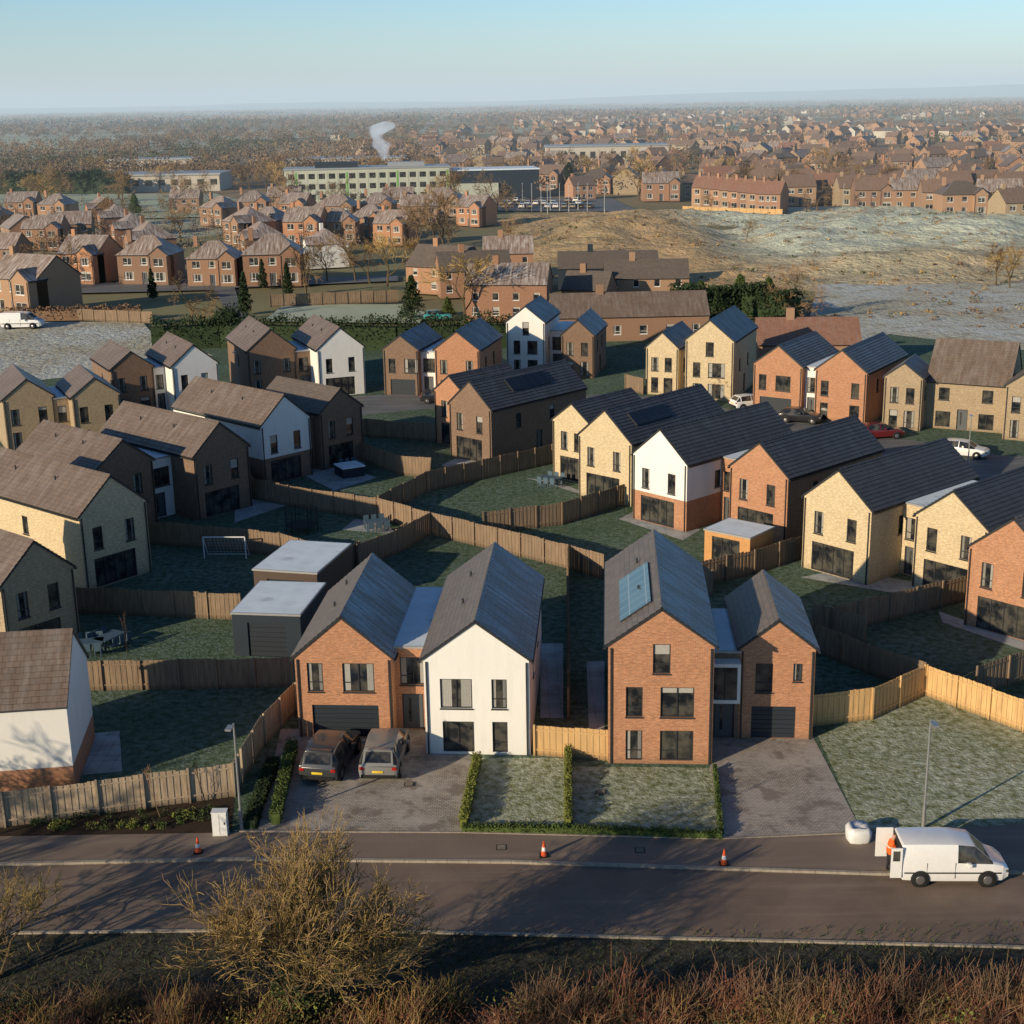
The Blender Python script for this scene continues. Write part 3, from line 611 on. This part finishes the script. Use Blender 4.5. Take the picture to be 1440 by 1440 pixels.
OH=[oldmesh(1,'brick_old',RO_,1),oldmesh(2,'brick_old',RO_,0),oldmesh(3,'brick_red',RO_,0,w=8),oldmesh(4,'brick_old',RO_,0,porch=False,w=10),oldmesh(5,'brick_town','roof_red',0,porch=False,w=7),oldmesh(6,'brick_old',RO_,1,w=11,D=8)]
OW=oldmesh(7,'render_white',RO_,1)
TH_=[oldmesh(11,'brick_town','roof_town',0,w=9),oldmesh(12,'brick_town','roof_town',0,w=8,porch=False),oldmesh(13,'brick_town','roof_old',0,w=10,D=7),oldmesh(14,'brick_tan','roof_town',0,w=9,porch=False),oldmesh(15,'brick_town','roof_red',0,w=8),oldmesh(16,'brick_town','roof_slate',1,w=10)]
random.seed(21)
def yw(d): return -math.radians(d)
L_=[(205,400,5,0,1.1),(300,402,0,0,1),(385,402,-5,0,1.15),(112,398,20,2,1.1),(22,445,30,1,1.2),(185,372,60,0,1.1),(165,350,60,0,1),(145,332,60,0,1),(128,318,60,2,1),(75,312,10,0,1),(30,308,0,1,1),(435,375,70,6,.95),(345,366,60,0,1),(330,345,50,0,1.1),(370,338,20,0,1),(425,345,10,2,1.1),(475,342,0,0,1),(470,316,10,5,1),(530,312,5,0,1),(412,312,15,2,1),(355,308,0,0,1),(560,302,0,1,1),(620,304,10,5,1),(548,345,20,2,1),(515,335,20,0,1),(300,318,30,0,1),(590,316,0,3,1),(660,318,30,2,1),(-20,330,10,0,1),(-10,385,10,3,1),(60,352,0,1,1),(100,345,-10,3,1),(400,300,0,3,1),(10,350,60,3,1),(260,300,0,3,.9)]
for x,y,a,k,s in L_: inst('brick_house' if k!=6 else 'white_render_house',OW if k==6 else OH[k],G(x,y),yw(a),s)
def bar(name,px,py,yaw,w,D,he,hr,wm='brick_old',rm='roof_slate',n=5,two=True,frame='frame_white'):
    P=parts();fo=[]
    for i in range(n):
        c=w*(i+.5)/n;fo.append((c-.5,.9,c+.5,2.1,'w'))
        if two and he>4.2: fo.append((c-.45,3.1,c+.45,4.2,'w'))
    tvol(P,0,0,w,D,he,hr,wm,rm,fo,[],[(D*.4,.9,D*.4+1,2.1,'w')]+([(D*.4,3.1,D*.4+1,4.2,'w')] if he>4.2 else []),frame=frame)
    P['walls'].box((w*.3,D/2-.4,hr-.5),(w*.3+.9,D/2+.4,hr+1.2),wm)
    return finish(P,name,G(px,py),yw(yaw))
bar('brick_farmhouse',655,452,8,12,8,5.4,8,n=4,rm=RO_);bar('brick_farmhouse',572,412,30,11,8,4.6,7.8,rm='roof_slate',n=3);bar('brick_outbuilding',620,420,-10,12,7,4.4,7.2,n=4)
bar('brick_barn',776,482,-2,21,7,3.3,6.0,n=6,two=False,rm='roof_brown');bar('brick_outbuilding',850,432,3,13,7,4.4,6.9,n=4);bar('dark_barn',785,408,2,17,9,3.6,6.0,'clad_dark','roof_slate',n=2,two=False)
bar('brick_outbuilding',790,440,20,7,6,3.6,6,rm='roof_slate',n=2,two=False);bar('brick_house',680,395,0,9,8,4.8,7.5,n=3,rm=RO_);bar('brick_barn',1065,520,4,12,7,3,5.6,rm='roof_red',n=3,two=False)
for i in range(8): inst('brick_terrace_house',OH[4],G(988+i*13,291+i*1.6),yw(28),(1,1,1.15))
for x,y,a,k in ((1125,290,0,1),(1165,287,10,4),(1205,292,0,3),(1228,296,5,0),(1283,296,0,2),(1320,300,8,1),(1355,304,0,5),(1405,300,10,2),(1440,318,-10,3),(1180,275,0,3),(1260,278,5,1),(1300,280,0,2),(1345,284,0,1),(1390,282,0,3),(1430,286,0,0),(930,283,0,2),(1010,272,0,4),(1070,276,10,1),(1120,270,0,5)):
    inst('brick_house',TH_[k],G(x,y),yw(a),1.15)
# town
y=470
while y<1050:
    x=-.09*y+(60 if y<620 else 0);
    if y<620: x=.03*y
    while x<.42*y:
        if random.random()<(.64 if y<750 else .42):
            an=noise.noise(V((x*.006,y*.006,1)))*140+random.choice((0,0,90));inst('brick_house',TH_[random.choice((0,0,1,1,2,2,3,3,4,5,5))],(x+rnd(-3,3),y+rnd(-4,4),-.3),math.radians(an),rnd(.95,1.2))
        x+=rnd(13,20)
    y+=rnd(25,34)
plain('far_brick',(.42,.26,.17),.9,.1,.4,.05);plain('far_roof',(.2,.14,.11),.9,.1,.5,.02);plain('far_roof2',(.17,.165,.165),.8,.2,.5,.02);plain('far_pale',(.55,.5,.43),.8,.2,.3,.02)
mb=MB();k=0
while k<850:
    y=1050+1900*random.random()**1.6;x=rnd(-.12*y if random.random()<.15 else .02*y,.45*y);a=rnd(0,3.14);w,d,h=rnd(7,12),7.5,rnd(4.6,5.5);ca,sa=math.cos(a),math.sin(a)
    k+=1
    if noise.noise(V((x*.003,y*.002,4)))<-.05: continue
    T=lambda px,py,pz:V((x+px*ca-py*sa,y+px*sa+py*ca,pz-.3));wm=random.choice(('far_brick','far_brick','far_pale'));rm=random.choice(('far_roof','far_roof','far_roof2'))
    c=[(-w/2,-d/2),(w/2,-d/2),(w/2,d/2),(-w/2,d/2)]
    for i in range(4): mb.face([T(*c[i],0),T(*c[(i+1)%4],0),T(*c[(i+1)%4],h),T(*c[i],h)],wm,False)
    r0,r1=(-w/2,0),(w/2,0);hh=h+2.8
    mb.face([T(*c[0],h),T(*c[1],h),T(*r1,hh),T(*r0,hh)],rm,False);mb.face([T(*c[3],h),T(*c[2],h),T(*r1,hh),T(*r0,hh)],rm,False)
    mb.face([T(*c[0],h),T(*c[3],h),T(*r0,hh)],wm,False);mb.face([T(*c[1],h),T(*c[2],h),T(*r1,hh)],wm,False)
mb.obj('distant_town')
# woodland mass + scattered trees : uneven crowns of fine twig clusters on thin trunks
mb=MB()
def clump(x,y,h,r,n,s,mat):
    for k in range(4):
        q=rnd(.3,.65);leafcloud(mb,(x+rnd(-r,r)*.5,y+rnd(-r,r)*.5,h*rnd(.35,.7)),(r*q,r*q,h*q*.5),n//4,s,mat)
def tw(x,y):
    t=noise.noise(V((x*.008,y*.005,2)))+rnd(-.25,.25)
    return 'twig_far' if t>-.05 else ('twig_far_dark' if t>-.33 else 'twig_far_green')
for _ in range(2700):
    y=590+2000*random.random()**1.6;x=rnd(-.46*y,-.06*y)
    if noise.noise(V((x*.006,y*.004,0)))<-.15: continue
    clump(x,y,rnd(8,14),rnd(4.5,9),84,.75+y*.0004,tw(x,y))
for _ in range(2900):
    y=450+2700*random.random()**1.3;x=rnd(-.1*y,.45*y)
    if y<480 and x<60: continue
    clump(x,y,rnd(5,10),rnd(3,6),44,.65+y*.0004,tw(x,y))
for _ in range(2600):
    y=rnd(2200,9500);x=rnd(-.46*y,.46*y)
    if noise.noise(V((x*.001,y*.0008,3)))<-.12: continue
    leafcloud(mb,(x,y,5),(rnd(20,90),rnd(8,20),6),30,5.5,tw(x*.2,y*.2))
for _ in range(200):
    y=rnd(290,460);x=rnd(-.42*y,-.1*y)
    for k in range(2): leafcloud(mb,(x+rnd(-1,1),y+rnd(-1,1),rnd(2,4.5)),(1.6,1.6,2),45,.4,tw(x,y))
mb.obj('woodland')
# distant hills
plain('hill_far',(.14,.16,.11),.95,.1,.4,.001)
mb=MB();n=160
def hh(i):
    t=i/n;return 40+max(0,(t-.5))*230+25*noise.noise(V((t*9,0,0)))+10*noise.noise(V((t*30,3,0)))
for i in range(n):
    xa,xb=-9000+18000*i/n,-9000+18000*(i+1)/n
    mb.face([(xa,11500,-5),(xb,11500,-5),(xb,13500,hh(i+1)),(xa,13500,hh(i))],'hill_far')
    mb.face([(xa,13500,hh(i)),(xb,13500,hh(i+1)),(xb,15500,-5),(xa,15500,-5)],'hill_far')
mb.obj('distant_hills')
# school
P=parts();W_=54
ops=[]
for st in range(3):
    for i in range(16): ops.append((1.2+i*3.3,.9+st*3.3,3.3+i*3.3,2.6+st*3.3,'f'))
wall(P,V((0,0,0)),V((1,0,0)),V((0,-1,0)),[(0,0),(W_,0),(W_,10.4),(0,10.4)],ops,'school_wall')
wall(P,V((0,16,0)),V((0,-1,0)),V((-1,0,0)),[(0,0),(16,0),(16,10.4),(0,10.4)],[],'school_wall');wall(P,V((W_,0,0)),V((0,1,0)),V((1,0,0)),[(0,0),(16,0),(16,10.4),(0,10.4)],[],'school_wall')
P['roof'].box((-.3,-.3,10.4),(W_+.3,16,10.9),'metal_grey');P['roof'].box((10,3,10.9),(24,10,12.6),'clad_dark');P['roof'].box((34,4,10.9),(46,10,12.2),'metal_grey')
for i in range(16): P['windows'].box((3.5+i*3.3,-.06,.8),(4.1+i*3.3,-.003,9.6),'school_green' if i%5==0 else 'school_wall')
P['walls'].box((W_+.4,2,0),(W_+30,20,9),'clad_dark');P['roof'].box((W_+.3,1.8,9),(W_+30.2,20.2,9.4),'frost_flat')
P['walls'].box((W_+.4,-1,0),(W_+16,1.9,5),'school_wall')
finish(P,'school_building',G(402,286),yw(-6))
for x,y,w,d,h in ((-95,640,50,20,8),(-190,700,40,20,7),(-170,560,60,25,6),(20,720,60,25,9)):
    mb=MB();mb.box((0,0,0),(w,d,h),'far_pale');mb.box((-.5,-.5,h),(w+.5,d+.5,h+.7),'metal_grey')
    for i in range(int(w/5)): mb.box((1.5+i*5,-.1,h*.4),(4+i*5,-.004,h*.75),'glass')
    mb.obj('warehouse',loc=(x,y,-.3))
# ---------------------------------------------------------------- vehicles
def car(kind,paint):
    mb=MB()
    if kind=='suv': S=[(0,.45,.68,.86,.87,.80,.70,0),(.05,.34,.70,1.0,1.03,.93,.74,0),(.42,.28,.75,1.06,1.60,.96,.68,1),(.52,.28,.75,1.06,1.64,.96,.69,0),(1.2,.28,.75,1.05,1.70,.97,.71,0),(1.9,.28,.75,1.04,1.71,.97,.72,1),(1.98,.28,.75,1.04,1.71,.97,.72,0),(2.75,.28,.75,1.03,1.64,.96,.69,0),(3.5,.28,.75,1.02,1.09,.95,.78,0),(4.3,.3,.7,.93,.96,.92,.74,0),(4.62,.4,.62,.78,.8,.8,.66,0)];WX=(.85,3.75);R=.37
    elif kind=='van': S=[(0,.4,.75,1.15,1.80,.88,.74,1),(.06,.3,.75,1.15,1.84,.91,.76,1),(1.0,.25,.75,1.15,1.86,.92,.77,1),(2.2,.25,.75,1.12,1.85,.92,.77,1),(2.35,.25,.75,1.08,1.84,.92,.77,0),(3.05,.25,.75,1.06,1.76,.92,.74,0),(3.85,.25,.75,1.03,1.10,.91,.76,0),(4.3,.28,.7,.92,.96,.88,.7,0),(4.55,.38,.6,.74,.78,.76,.6,0)];WX=(.8,3.65);R=.33
    else: S=[(0,.4,.6,.8,.82,.75,.65,0),(.05,.3,.65,.92,.96,.86,.68,0),(.5,.26,.68,.95,1.38,.88,.6,1),(.6,.26,.68,.95,1.41,.88,.61,0),(1.7,.26,.68,.94,1.46,.89,.63,1),(1.77,.26,.68,.94,1.46,.89,.63,0),(2.4,.26,.68,.92,1.4,.89,.6,0),(3.15,.26,.66,.9,.96,.88,.7,0),(3.9,.28,.6,.8,.84,.84,.66,0),(4.15,.36,.5,.66,.68,.7,.55,0)];WX=(.75,3.35);R=.31
    rings=[]
    for x,zb,zm,zt,zr,hw,hr_,fl in S: rings.append([V((x,-hw+.06,zb)),V((x,-hw,zm)),V((x,-hw+.03,zt)),V((x,-hr_,zr)),V((x,hr_,zr)),V((x,hw-.03,zt)),V((x,hw,zm)),V((x,hw-.06,zb))])
    for i in range(len(S)-1):
        A,B=rings[i],rings[i+1];h0=S[i][4]-S[i][3];h1=S[i+1][4]-S[i+1][3]
        for j in range(8):
            k=(j+1)%8;m=paint
            if j in(2,4) and max(h0,h1)>.3 and not S[i][7]: m='glass'
            if j==3 and abs(S[i+1][4]-S[i][4])>.3:
                a,b_,c,d=A[3],B[3],B[4],A[4];f=lambda u,w_:(a.lerp(b_,u)).lerp(d.lerp(c,u),w_)
                o=[f(0,0),f(1,0),f(1,1),f(0,1)];q=[f(.12,.07),f(.9,.07),f(.9,.93),f(.12,.93)]
                for t in range(4): mb.face([o[t],o[(t+1)%4],q[(t+1)%4],q[t]],paint,False)
                mb.face(q,'glass',False);continue
            if j==7: m='tyre'
            mb.face([A[j],B[j],B[k],A[k]],m,False)
    mb.face(rings[0],paint,False);mb.face(rings[-1],paint,False)
    hw=S[3][5]
    for wx in WX:
        for sg in(-1,1):
            mb.tube(V((wx,sg*(hw-.25),R+.03)),V((wx,sg*(hw+.006),R+.03)),R+.07,R+.07,'black_net',20)
            mb.tube(V((wx,sg*(hw-.22),R)),V((wx,sg*(hw+.022),R)),R,R,'tyre',20);mb.tube(V((wx,sg*(hw),R)),V((wx,sg*(hw+.03),R)),R*.62,R*.58,'rim',10)
    for sg in(-1,1):
        mb.box((-.03,sg*hw*.8-.13,S[1][2]+.07),(.1,sg*hw*.8+.1,S[1][2]+.22),'lamp_red');mb.box((S[-1][0]-.3,sg*hw*.72-.15,.62),(S[-1][0]-.02,sg*hw*.72+.12,.74),'rim')
        mx=S[-4][0]-.15;mb.box((mx-.18,sg*(hw+.1)-.1,.98),(mx,sg*(hw+.1)+.1,1.14),paint)
    mb.box((-.035,-.27,.62),(-.004,.27,.74),'plate_yellow');mb.box((-.06,-hw+.15,.36),(.1,hw-.15,.52),'tyre')
    if kind=='suv':
        mb.box((.30,-.62,1.64),(.62,.62,1.675),paint);mb.box((-.02,-.75,.92),(.04,.75,.96),'rim')
    if kind=='van':
        for x in (1.05,2.25): mb.box((x,-.926,.4),(x+.015,-.9,1.1),'black_net')
        mb.box((.1,-.935,.62),(4.2,-.91,.68),'black_net')
    me=mb.mesh(kind+'_mesh');return me
def bev(o):
    m=o.modifiers.new('weld','WELD');m.merge_threshold=.0005
    m=o.modifiers.new('bevel','BEVEL');m.width=.045;m.segments=2;m.limit_method='ANGLE';m.angle_limit=math.radians(20)
    o.data.shade_smooth();return o
bev(inst('parked_car',car('suv','paint_charcoal'),G(447,1106),math.radians(80)));bev(inst('parked_car',car('suv','paint_silver'),G(532,1104),math.radians(86)))
VAN=car('van','paint_white')
e=empty('white_van',G(1260,1232),math.radians(-2));e.scale=(.95,.95,1);o=inst('body',VAN,(0,0,0));o.parent=e;bev(o)
mb=MB();mb.box((-.75,.86,.45),(-.02,.9,1.78),'paint_white');mb.box((-.6,.9,1.2),(-.15,.905,1.65),'glass');mb.box((-.5,-.95,.45),(-.02,-.9,1.78),'paint_white');mb.box((-.42,-.956,1.2),(-.12,-.951,1.65),'glass');mb.box((-.012,-.8,.5),(-.004,.8,1.75),'black_net');o=mb.obj('rear_doors',e)  # black sheet between the doors stands for the shaded load space
inst('parked_van',VAN,G(5,462),math.radians(0),1.3)
H_=[car('hatch',p) for p in('paint_white','paint_red','paint_black','paint_silver','paint_teal')]
for x,y,k,a in ((1030,576,0,20),(1096,592,2,-20),(1208,617,1,8),(1322,638,0,-30),(592,566,2,0),(596,450,4,0)): bev(inst('parked_car',H_[k],G(x,y),math.radians(a)))
for r in range(3):
    for i in range(14):
        if random.random()<.8: inst('parked_car',H_[random.choice((0,2,3,3,0))],G(665+i*12+r*4,285+r*4.5),rnd(1.3,1.8),1.1)
# ---------------------------------------------------------------- street furniture
def lampmesh(h):
    mb=MB();mb.tube(V((0,0,0)),V((0,0,1.1)),.085,.08,'steel_post',10);mb.tube(V((0,0,1.1)),V((0,0,h)),.055,.04,'steel_post',8);mb.tube(V((0,0,h-.05)),V((.0,-.5,h+.05)),.03,.03,'steel_post',6)
    mb.box((-.13,-.85,h),(.13,-.35,h+.09),'steel_post');mb.box((-.09,-.8,h-.02),(.09,-.42,h-.003),'plastic_white');return mb.mesh('lamp_mesh')
LM=lampmesh(5.2)
for x,y in ((340,1168),(1298,1165),(1360,668),(337,560),(700,600)): inst('street_lamp',LM,G(x,y),rnd(-.5,.5))
for i in range(8): inst('street_lamp',LM,G(735+i*13,296+i%3),0,1.5)
for x,y in ((1185,300),(1340,300),(850,300),(770,300)): inst('street_lamp',LM,G(x,y),0,1.5)
cm=MB();cm.box((-.19,-.19,0),(.19,.19,.035),'tyre');cm.tube(V((0,0,.035)),V((0,0,.25)),.14,.105,'cone_orange',14);cm.tube(V((0,0,.25)),V((0,0,.42)),.105,.078,'plastic_white',14);cm.tube(V((0,0,.42)),V((0,0,.7)),.078,.03,'cone_orange',14);cm=cm.mesh('cone_mesh')
for x,y in ((279,1200),(765,1205),(1018,1217)): inst('traffic_cone',cm,G(x,y)+Z*.06)
mb=MB();mb.box((-.32,-.2,.05),(.32,.2,1.15),'plastic_white');mb.box((-.36,-.24,0),(.36,.24,.06),'concrete');mb.box((-.34,-.22,1.15),(.34,.22,1.2),'plastic_white');mb.box((-.01,-.206,.1),(.01,-.201,1.1),'metal_grey');mb.box((.2,-.22,.6),(.24,-.2,.72),'tyre');mb.obj('utility_cabinet',loc=G(311,1174))
mb=MB()
for a in ((0,0),(3,0)): mb.tube(V((a[0],0,0)),V((a[0],0,1.6)),.05,.05,'plastic_white',8);mb.tube(V((a[0],0,1.6)),V((a[0],1,0)),.03,.03,'plastic_white',6)
mb.tube(V((0,0,1.6)),V((3,0,1.6)),.05,.05,'plastic_white',8);mb.tube(V((0,1,.02)),V((3,1,.02)),.03,.03,'plastic_white',6)
for i in range(13): mb.tube(V((i*.25,0,1.6)),V((i*.25,1,0)),.008,.008,'plastic_white')
for i in range(6): mb.tube(V((0,i/6,1.6-1.6*i/6)),V((3,i/6,1.6-1.6*i/6)),.008,.008,'plastic_white')
mb.obj('football_goal',loc=G(294,776)+V((0,-1.6,0)),rz=-.05)
mb=MB()
mb.tube(V((0,0,.55)),V((0,0,.6)),1.2,1.2,'black_net',24)
for i in range(24):
    a=i*math.pi/12;p=V((1.2*math.cos(a),1.2*math.sin(a),0));mb.tube(p+Z*.6,p+Z*1.7,.01,.01,'black_net')
    if i%4==0: mb.tube(p,p+Z*1.9,.035,.035,'black_net',6)
    a2=a+math.pi/12
    for zz in (.8,1.0,1.2,1.4,1.6,1.75): mb.tube(p+Z*zz,V((1.2*math.cos(a2),1.2*math.sin(a2),zz)),.012,.012,'black_net')
mb.obj('trampoline',loc=G(425,747))
def table():
    mb=MB();mb.box((-.9,-.5,.7),(.9,.5,.75),'furniture_blue')
    for x in(-.8,.8):
        for y in(-.4,.4): mb.box((x-.04,y-.04,0),(x+.04,y+.04,.7),'furniture_blue')
    for x in (-.6,0,.6):
        for s in(-1,1):
            mb.box((x-.2,s*.8-.2,.42),(x+.2,s*.8+.2,.46),'furniture_blue');mb.box((x-.2,s*1.0-.02,.46),(x+.2,s*1.0+.02,.95),'furniture_blue')
            for q in(-.17,.17): mb.box((x+q-.02,s*.8-.18,0),(x+q+.02,s*.8-.14,.42),'furniture_blue');mb.box((x+q-.02,s*.8+.14,0),(x+q+.02,s*.8+.18,.42),'furniture_blue')
    return mb.mesh('table_mesh')
TM=table()
for x,y,a in ((530,745,.3),(775,683,-.5),(495,662,.5),(125,918,.2),(155,910,1.1)): inst('garden_table_set',TM,G(x,y),a)
mb=MB();mb.box((-1,-1,0),(1,1,.85),'clad_dark');mb.box((-1.05,-1.05,.85),(1.05,1.05,.95),'frost_flat');mb.obj('hot_tub',loc=G(492,668),rz=.5)
bm=MB()
for j in range(5):
    z=[0,.15,.5,.72,.6][j];r=[.42,.5,.52,.42,.2][j];bm.v+=[((r+rnd(-.04,.04))*math.copysign(abs(math.cos(t))**.5,math.cos(t)),(r+rnd(-.04,.04))*math.copysign(abs(math.sin(t))**.5,math.sin(t)),z+rnd(-.05,.05)) for t in [2*math.pi*i/16 for i in range(16)]]
bm.mi('plastic_white')
for j in range(4):
    for i in range(16):
        k=(i+1)%16;bm.f.append((j*16+i,j*16+k,j*16+16+k,j*16+16+i));bm.m.append(0);bm.uv+=[(0,0)]*4
bm.f.append(tuple(range(64,80)));bm.m.append(0);bm.uv+=[(0,0)]*16
bm.obj('bulk_bag',loc=G(1206,1181),smooth=True)
# worker at van's rear
nt,b=mnew('workwear',rough=.8);s=nd(nt,'ShaderNodeSeparateXYZ',{'Vector':coord(nt,'Object')})
r=nd(nt,'ShaderNodeValToRGB');r.color_ramp.interpolation='CONSTANT';el=r.color_ramp.elements;el[0].color=(.02,.02,.025,1);el[0].position=0
el[1].position=.44;el[1].color=(.8,.13,.02,1);q=el.new(.585);q.color=(.6,.6,.5,1);q=el.new(.61);q.color=(.8,.13,.02,1);q=el.new(.76);q.color=(.45,.25,.17,1);q=el.new(.86);q.color=(.06,.04,.03,1)
nt.links.new(nd(nt,'ShaderNodeMath',{0:s.outputs[2],1:2.0},operation='DIVIDE').outputs[0],r.inputs[0]);out(nt,b,r.outputs[0])
pv=[(0,0,.95,.15),(.02,0,1.15,.15),(.08,0,1.38,.16),(.13,0,1.52,.06),(.17,0,1.62,.1),(.19,0,1.74,.09),(0,.1,.9,.1),(.03,.11,.5,.07),(-.03,.12,.08,.05),(.1,.13,.04,.045),(0,-.1,.9,.1),(.06,-.11,.5,.07),(.02,-.12,.08,.05),(.15,-.13,.04,.045),(.08,.2,1.38,.07),(.2,.24,1.14,.05),(.42,.2,1.1,.04),(.52,.18,1.11,.035),(.08,-.2,1.38,.07),(.2,-.24,1.14,.05),(.42,-.2,1.1,.04),(.52,-.18,1.11,.035)]
pe=[(0,1),(1,2),(2,3),(3,4),(4,5),(0,6),(6,7),(7,8),(8,9),(0,10),(10,11),(11,12),(12,13),(2,14),(14,15),(15,16),(16,17),(2,18),(18,19),(19,20),(20,21)]
me=bpy.data.meshes.new('worker');me.from_pydata([p[:3] for p in pv],pe,[]);me.materials.append(MT['workwear'])
o=inst('construction_worker',me,G(1254,1226)+V((-.15,0,0)),math.radians(5));sk=o.modifiers.new('skin','SKIN')
for i,p in enumerate(pv): me.skin_vertices[0].data[i].radius=(p[3],p[3])
me.skin_vertices[0].data[0].use_root=True
o.modifiers.new('sub','SUBSURF').levels=2;o.modifiers['sub'].render_levels=2
# ---------------------------------------------------------------- haze and steam
m=bpy.data.materials.new('haze');m.use_nodes=True;nt=m.node_tree;nt.nodes.clear();MT['haze']=m
sg=.00016
ab=nd(nt,'ShaderNodeVolumeAbsorption',{'Color':(0,0,0,1),'Density':sg});em=nd(nt,'ShaderNodeEmission',{'Color':(.56,.67,.74,1),'Strength':sg});ad=nd(nt,'ShaderNodeAddShader',{0:ab.outputs[0],1:em.outputs[0]})  # haze glows by itself: emission stands in for scattered daylight
ou=nd(nt,'ShaderNodeOutputMaterial');nt.links.new(ad.outputs[0],ou.inputs['Volume'])
mb=MB();mb.box((-16500,240,-6),(16500,16500,170),'haze');mb.obj('morning_haze')
m=bpy.data.materials.new('steam');m.use_nodes=True;nt=m.node_tree;nt.nodes.clear();MT['steam']=m
ab=nd(nt,'ShaderNodeVolumeAbsorption',{'Color':(0,0,0,1),'Density':.16});em=nd(nt,'ShaderNodeEmission',{'Color':(.56,.62,.68,1),'Strength':.16});ad=nd(nt,'ShaderNodeAddShader',{0:ab.outputs[0],1:em.outputs[0]})  # own glow replaces sunlight scattering inside the plume
ou=nd(nt,'ShaderNodeOutputMaterial');nt.links.new(ad.outputs[0],ou.inputs['Volume'])
mb=MB();mb.mi('steam');p0=G(533,255);n=24;m_=16
for i in range(n):
    t=i/(n-1);r=.6+4.2*t**.8*(1+.3*math.sin(t*17))
    if i==n-1: r=1.0
    for k in range(m_):
        a=2*math.pi*k/m_;rr=r*(1+.8*noise.noise(V((math.cos(a)*1.5,math.sin(a)*1.5,t*8))));mb.v.append((p0.x+math.cos(a)*rr+2*math.sin(t*7)+3*t,p0.y+math.sin(a)*rr,5+t*19))
for i in range(n-1):
    for k in range(m_):
        j=(k+1)%m_;mb.f.append((i*m_+k,i*m_+j,i*m_+m_+j,i*m_+m_+k));mb.m.append(0);mb.uv+=[(0,0)]*4
for c in (tuple(range(m_-1,-1,-1)),tuple(range((n-1)*m_,n*m_))): mb.f.append(c);mb.m.append(0);mb.uv+=[(0,0)]*m_
mb.obj('steam_plume',smooth=True)
# ---------------------------------------------------------------- sun, sky, camera
EL=math.radians(16.5);AZ=math.radians(230)
ts=V((math.sin(AZ)*math.cos(EL),math.cos(AZ)*math.cos(EL),math.sin(EL)))
sd=bpy.data.lights.new('sun','SUN');sd.energy=5.0;sd.angle=math.radians(.5);sd.color=(1,.81,.55);so=bpy.data.objects.new('sun',sd);bpy.context.collection.objects.link(so);so.rotation_euler=ts.to_track_quat('Z','Y').to_euler();so.location=(-50,-30,80)
w=bpy.data.worlds.new('World');bpy.context.scene.world=w;w.use_nodes=True;nt=w.node_tree;bg=nt.nodes['Background']
sk=nd(nt,'ShaderNodeTexSky',sky_type='NISHITA');sk.sun_disc=False;sk.sun_elevation=EL;sk.sun_rotation=AZ;sk.air_density=1.0;sk.dust_density=.4;sk.ozone_density=2.0;sk.altitude=50
zz=nd(nt,'ShaderNodeSeparateXYZ',{'Vector':coord(nt,'Generated')}).outputs[2]
tint=mix(nt,mr(nt,zz,0,.10,0,1),(.90,1.03,1.34),(.66,1.02,1.34));tint=mix(nt,mr(nt,zz,.12,.6,0,1),tint,(.38,.5,.64))
nt.links.new(mix(nt,1.0,sk.outputs[0],tint,'MULTIPLY'),bg.inputs['Color']);bg.inputs['Strength'].default_value=.12
cd=bpy.data.cameras.new('camera');cd.sensor_width=36;cd.lens=F/1440*36;cd.clip_end=40000;cd.clip_start=.5
co=bpy.data.objects.new('camera',cd);bpy.context.collection.objects.link(co)
U0=V((0,sT,cT));X0=V((1,0,0));Fw=V((0,cT,-sT))
Rr=X0*cR-U0*sR;Up=X0*sR+U0*cR
M=Matrix((Rr,Up,-Fw)).transposed().to_4x4();M.translation=V((0,0,H));co.matrix_world=M
sc=bpy.context.scene;sc.camera=co
sc.view_settings.view_transform='Standard';sc.view_settings.look='None';sc.view_settings.exposure=0
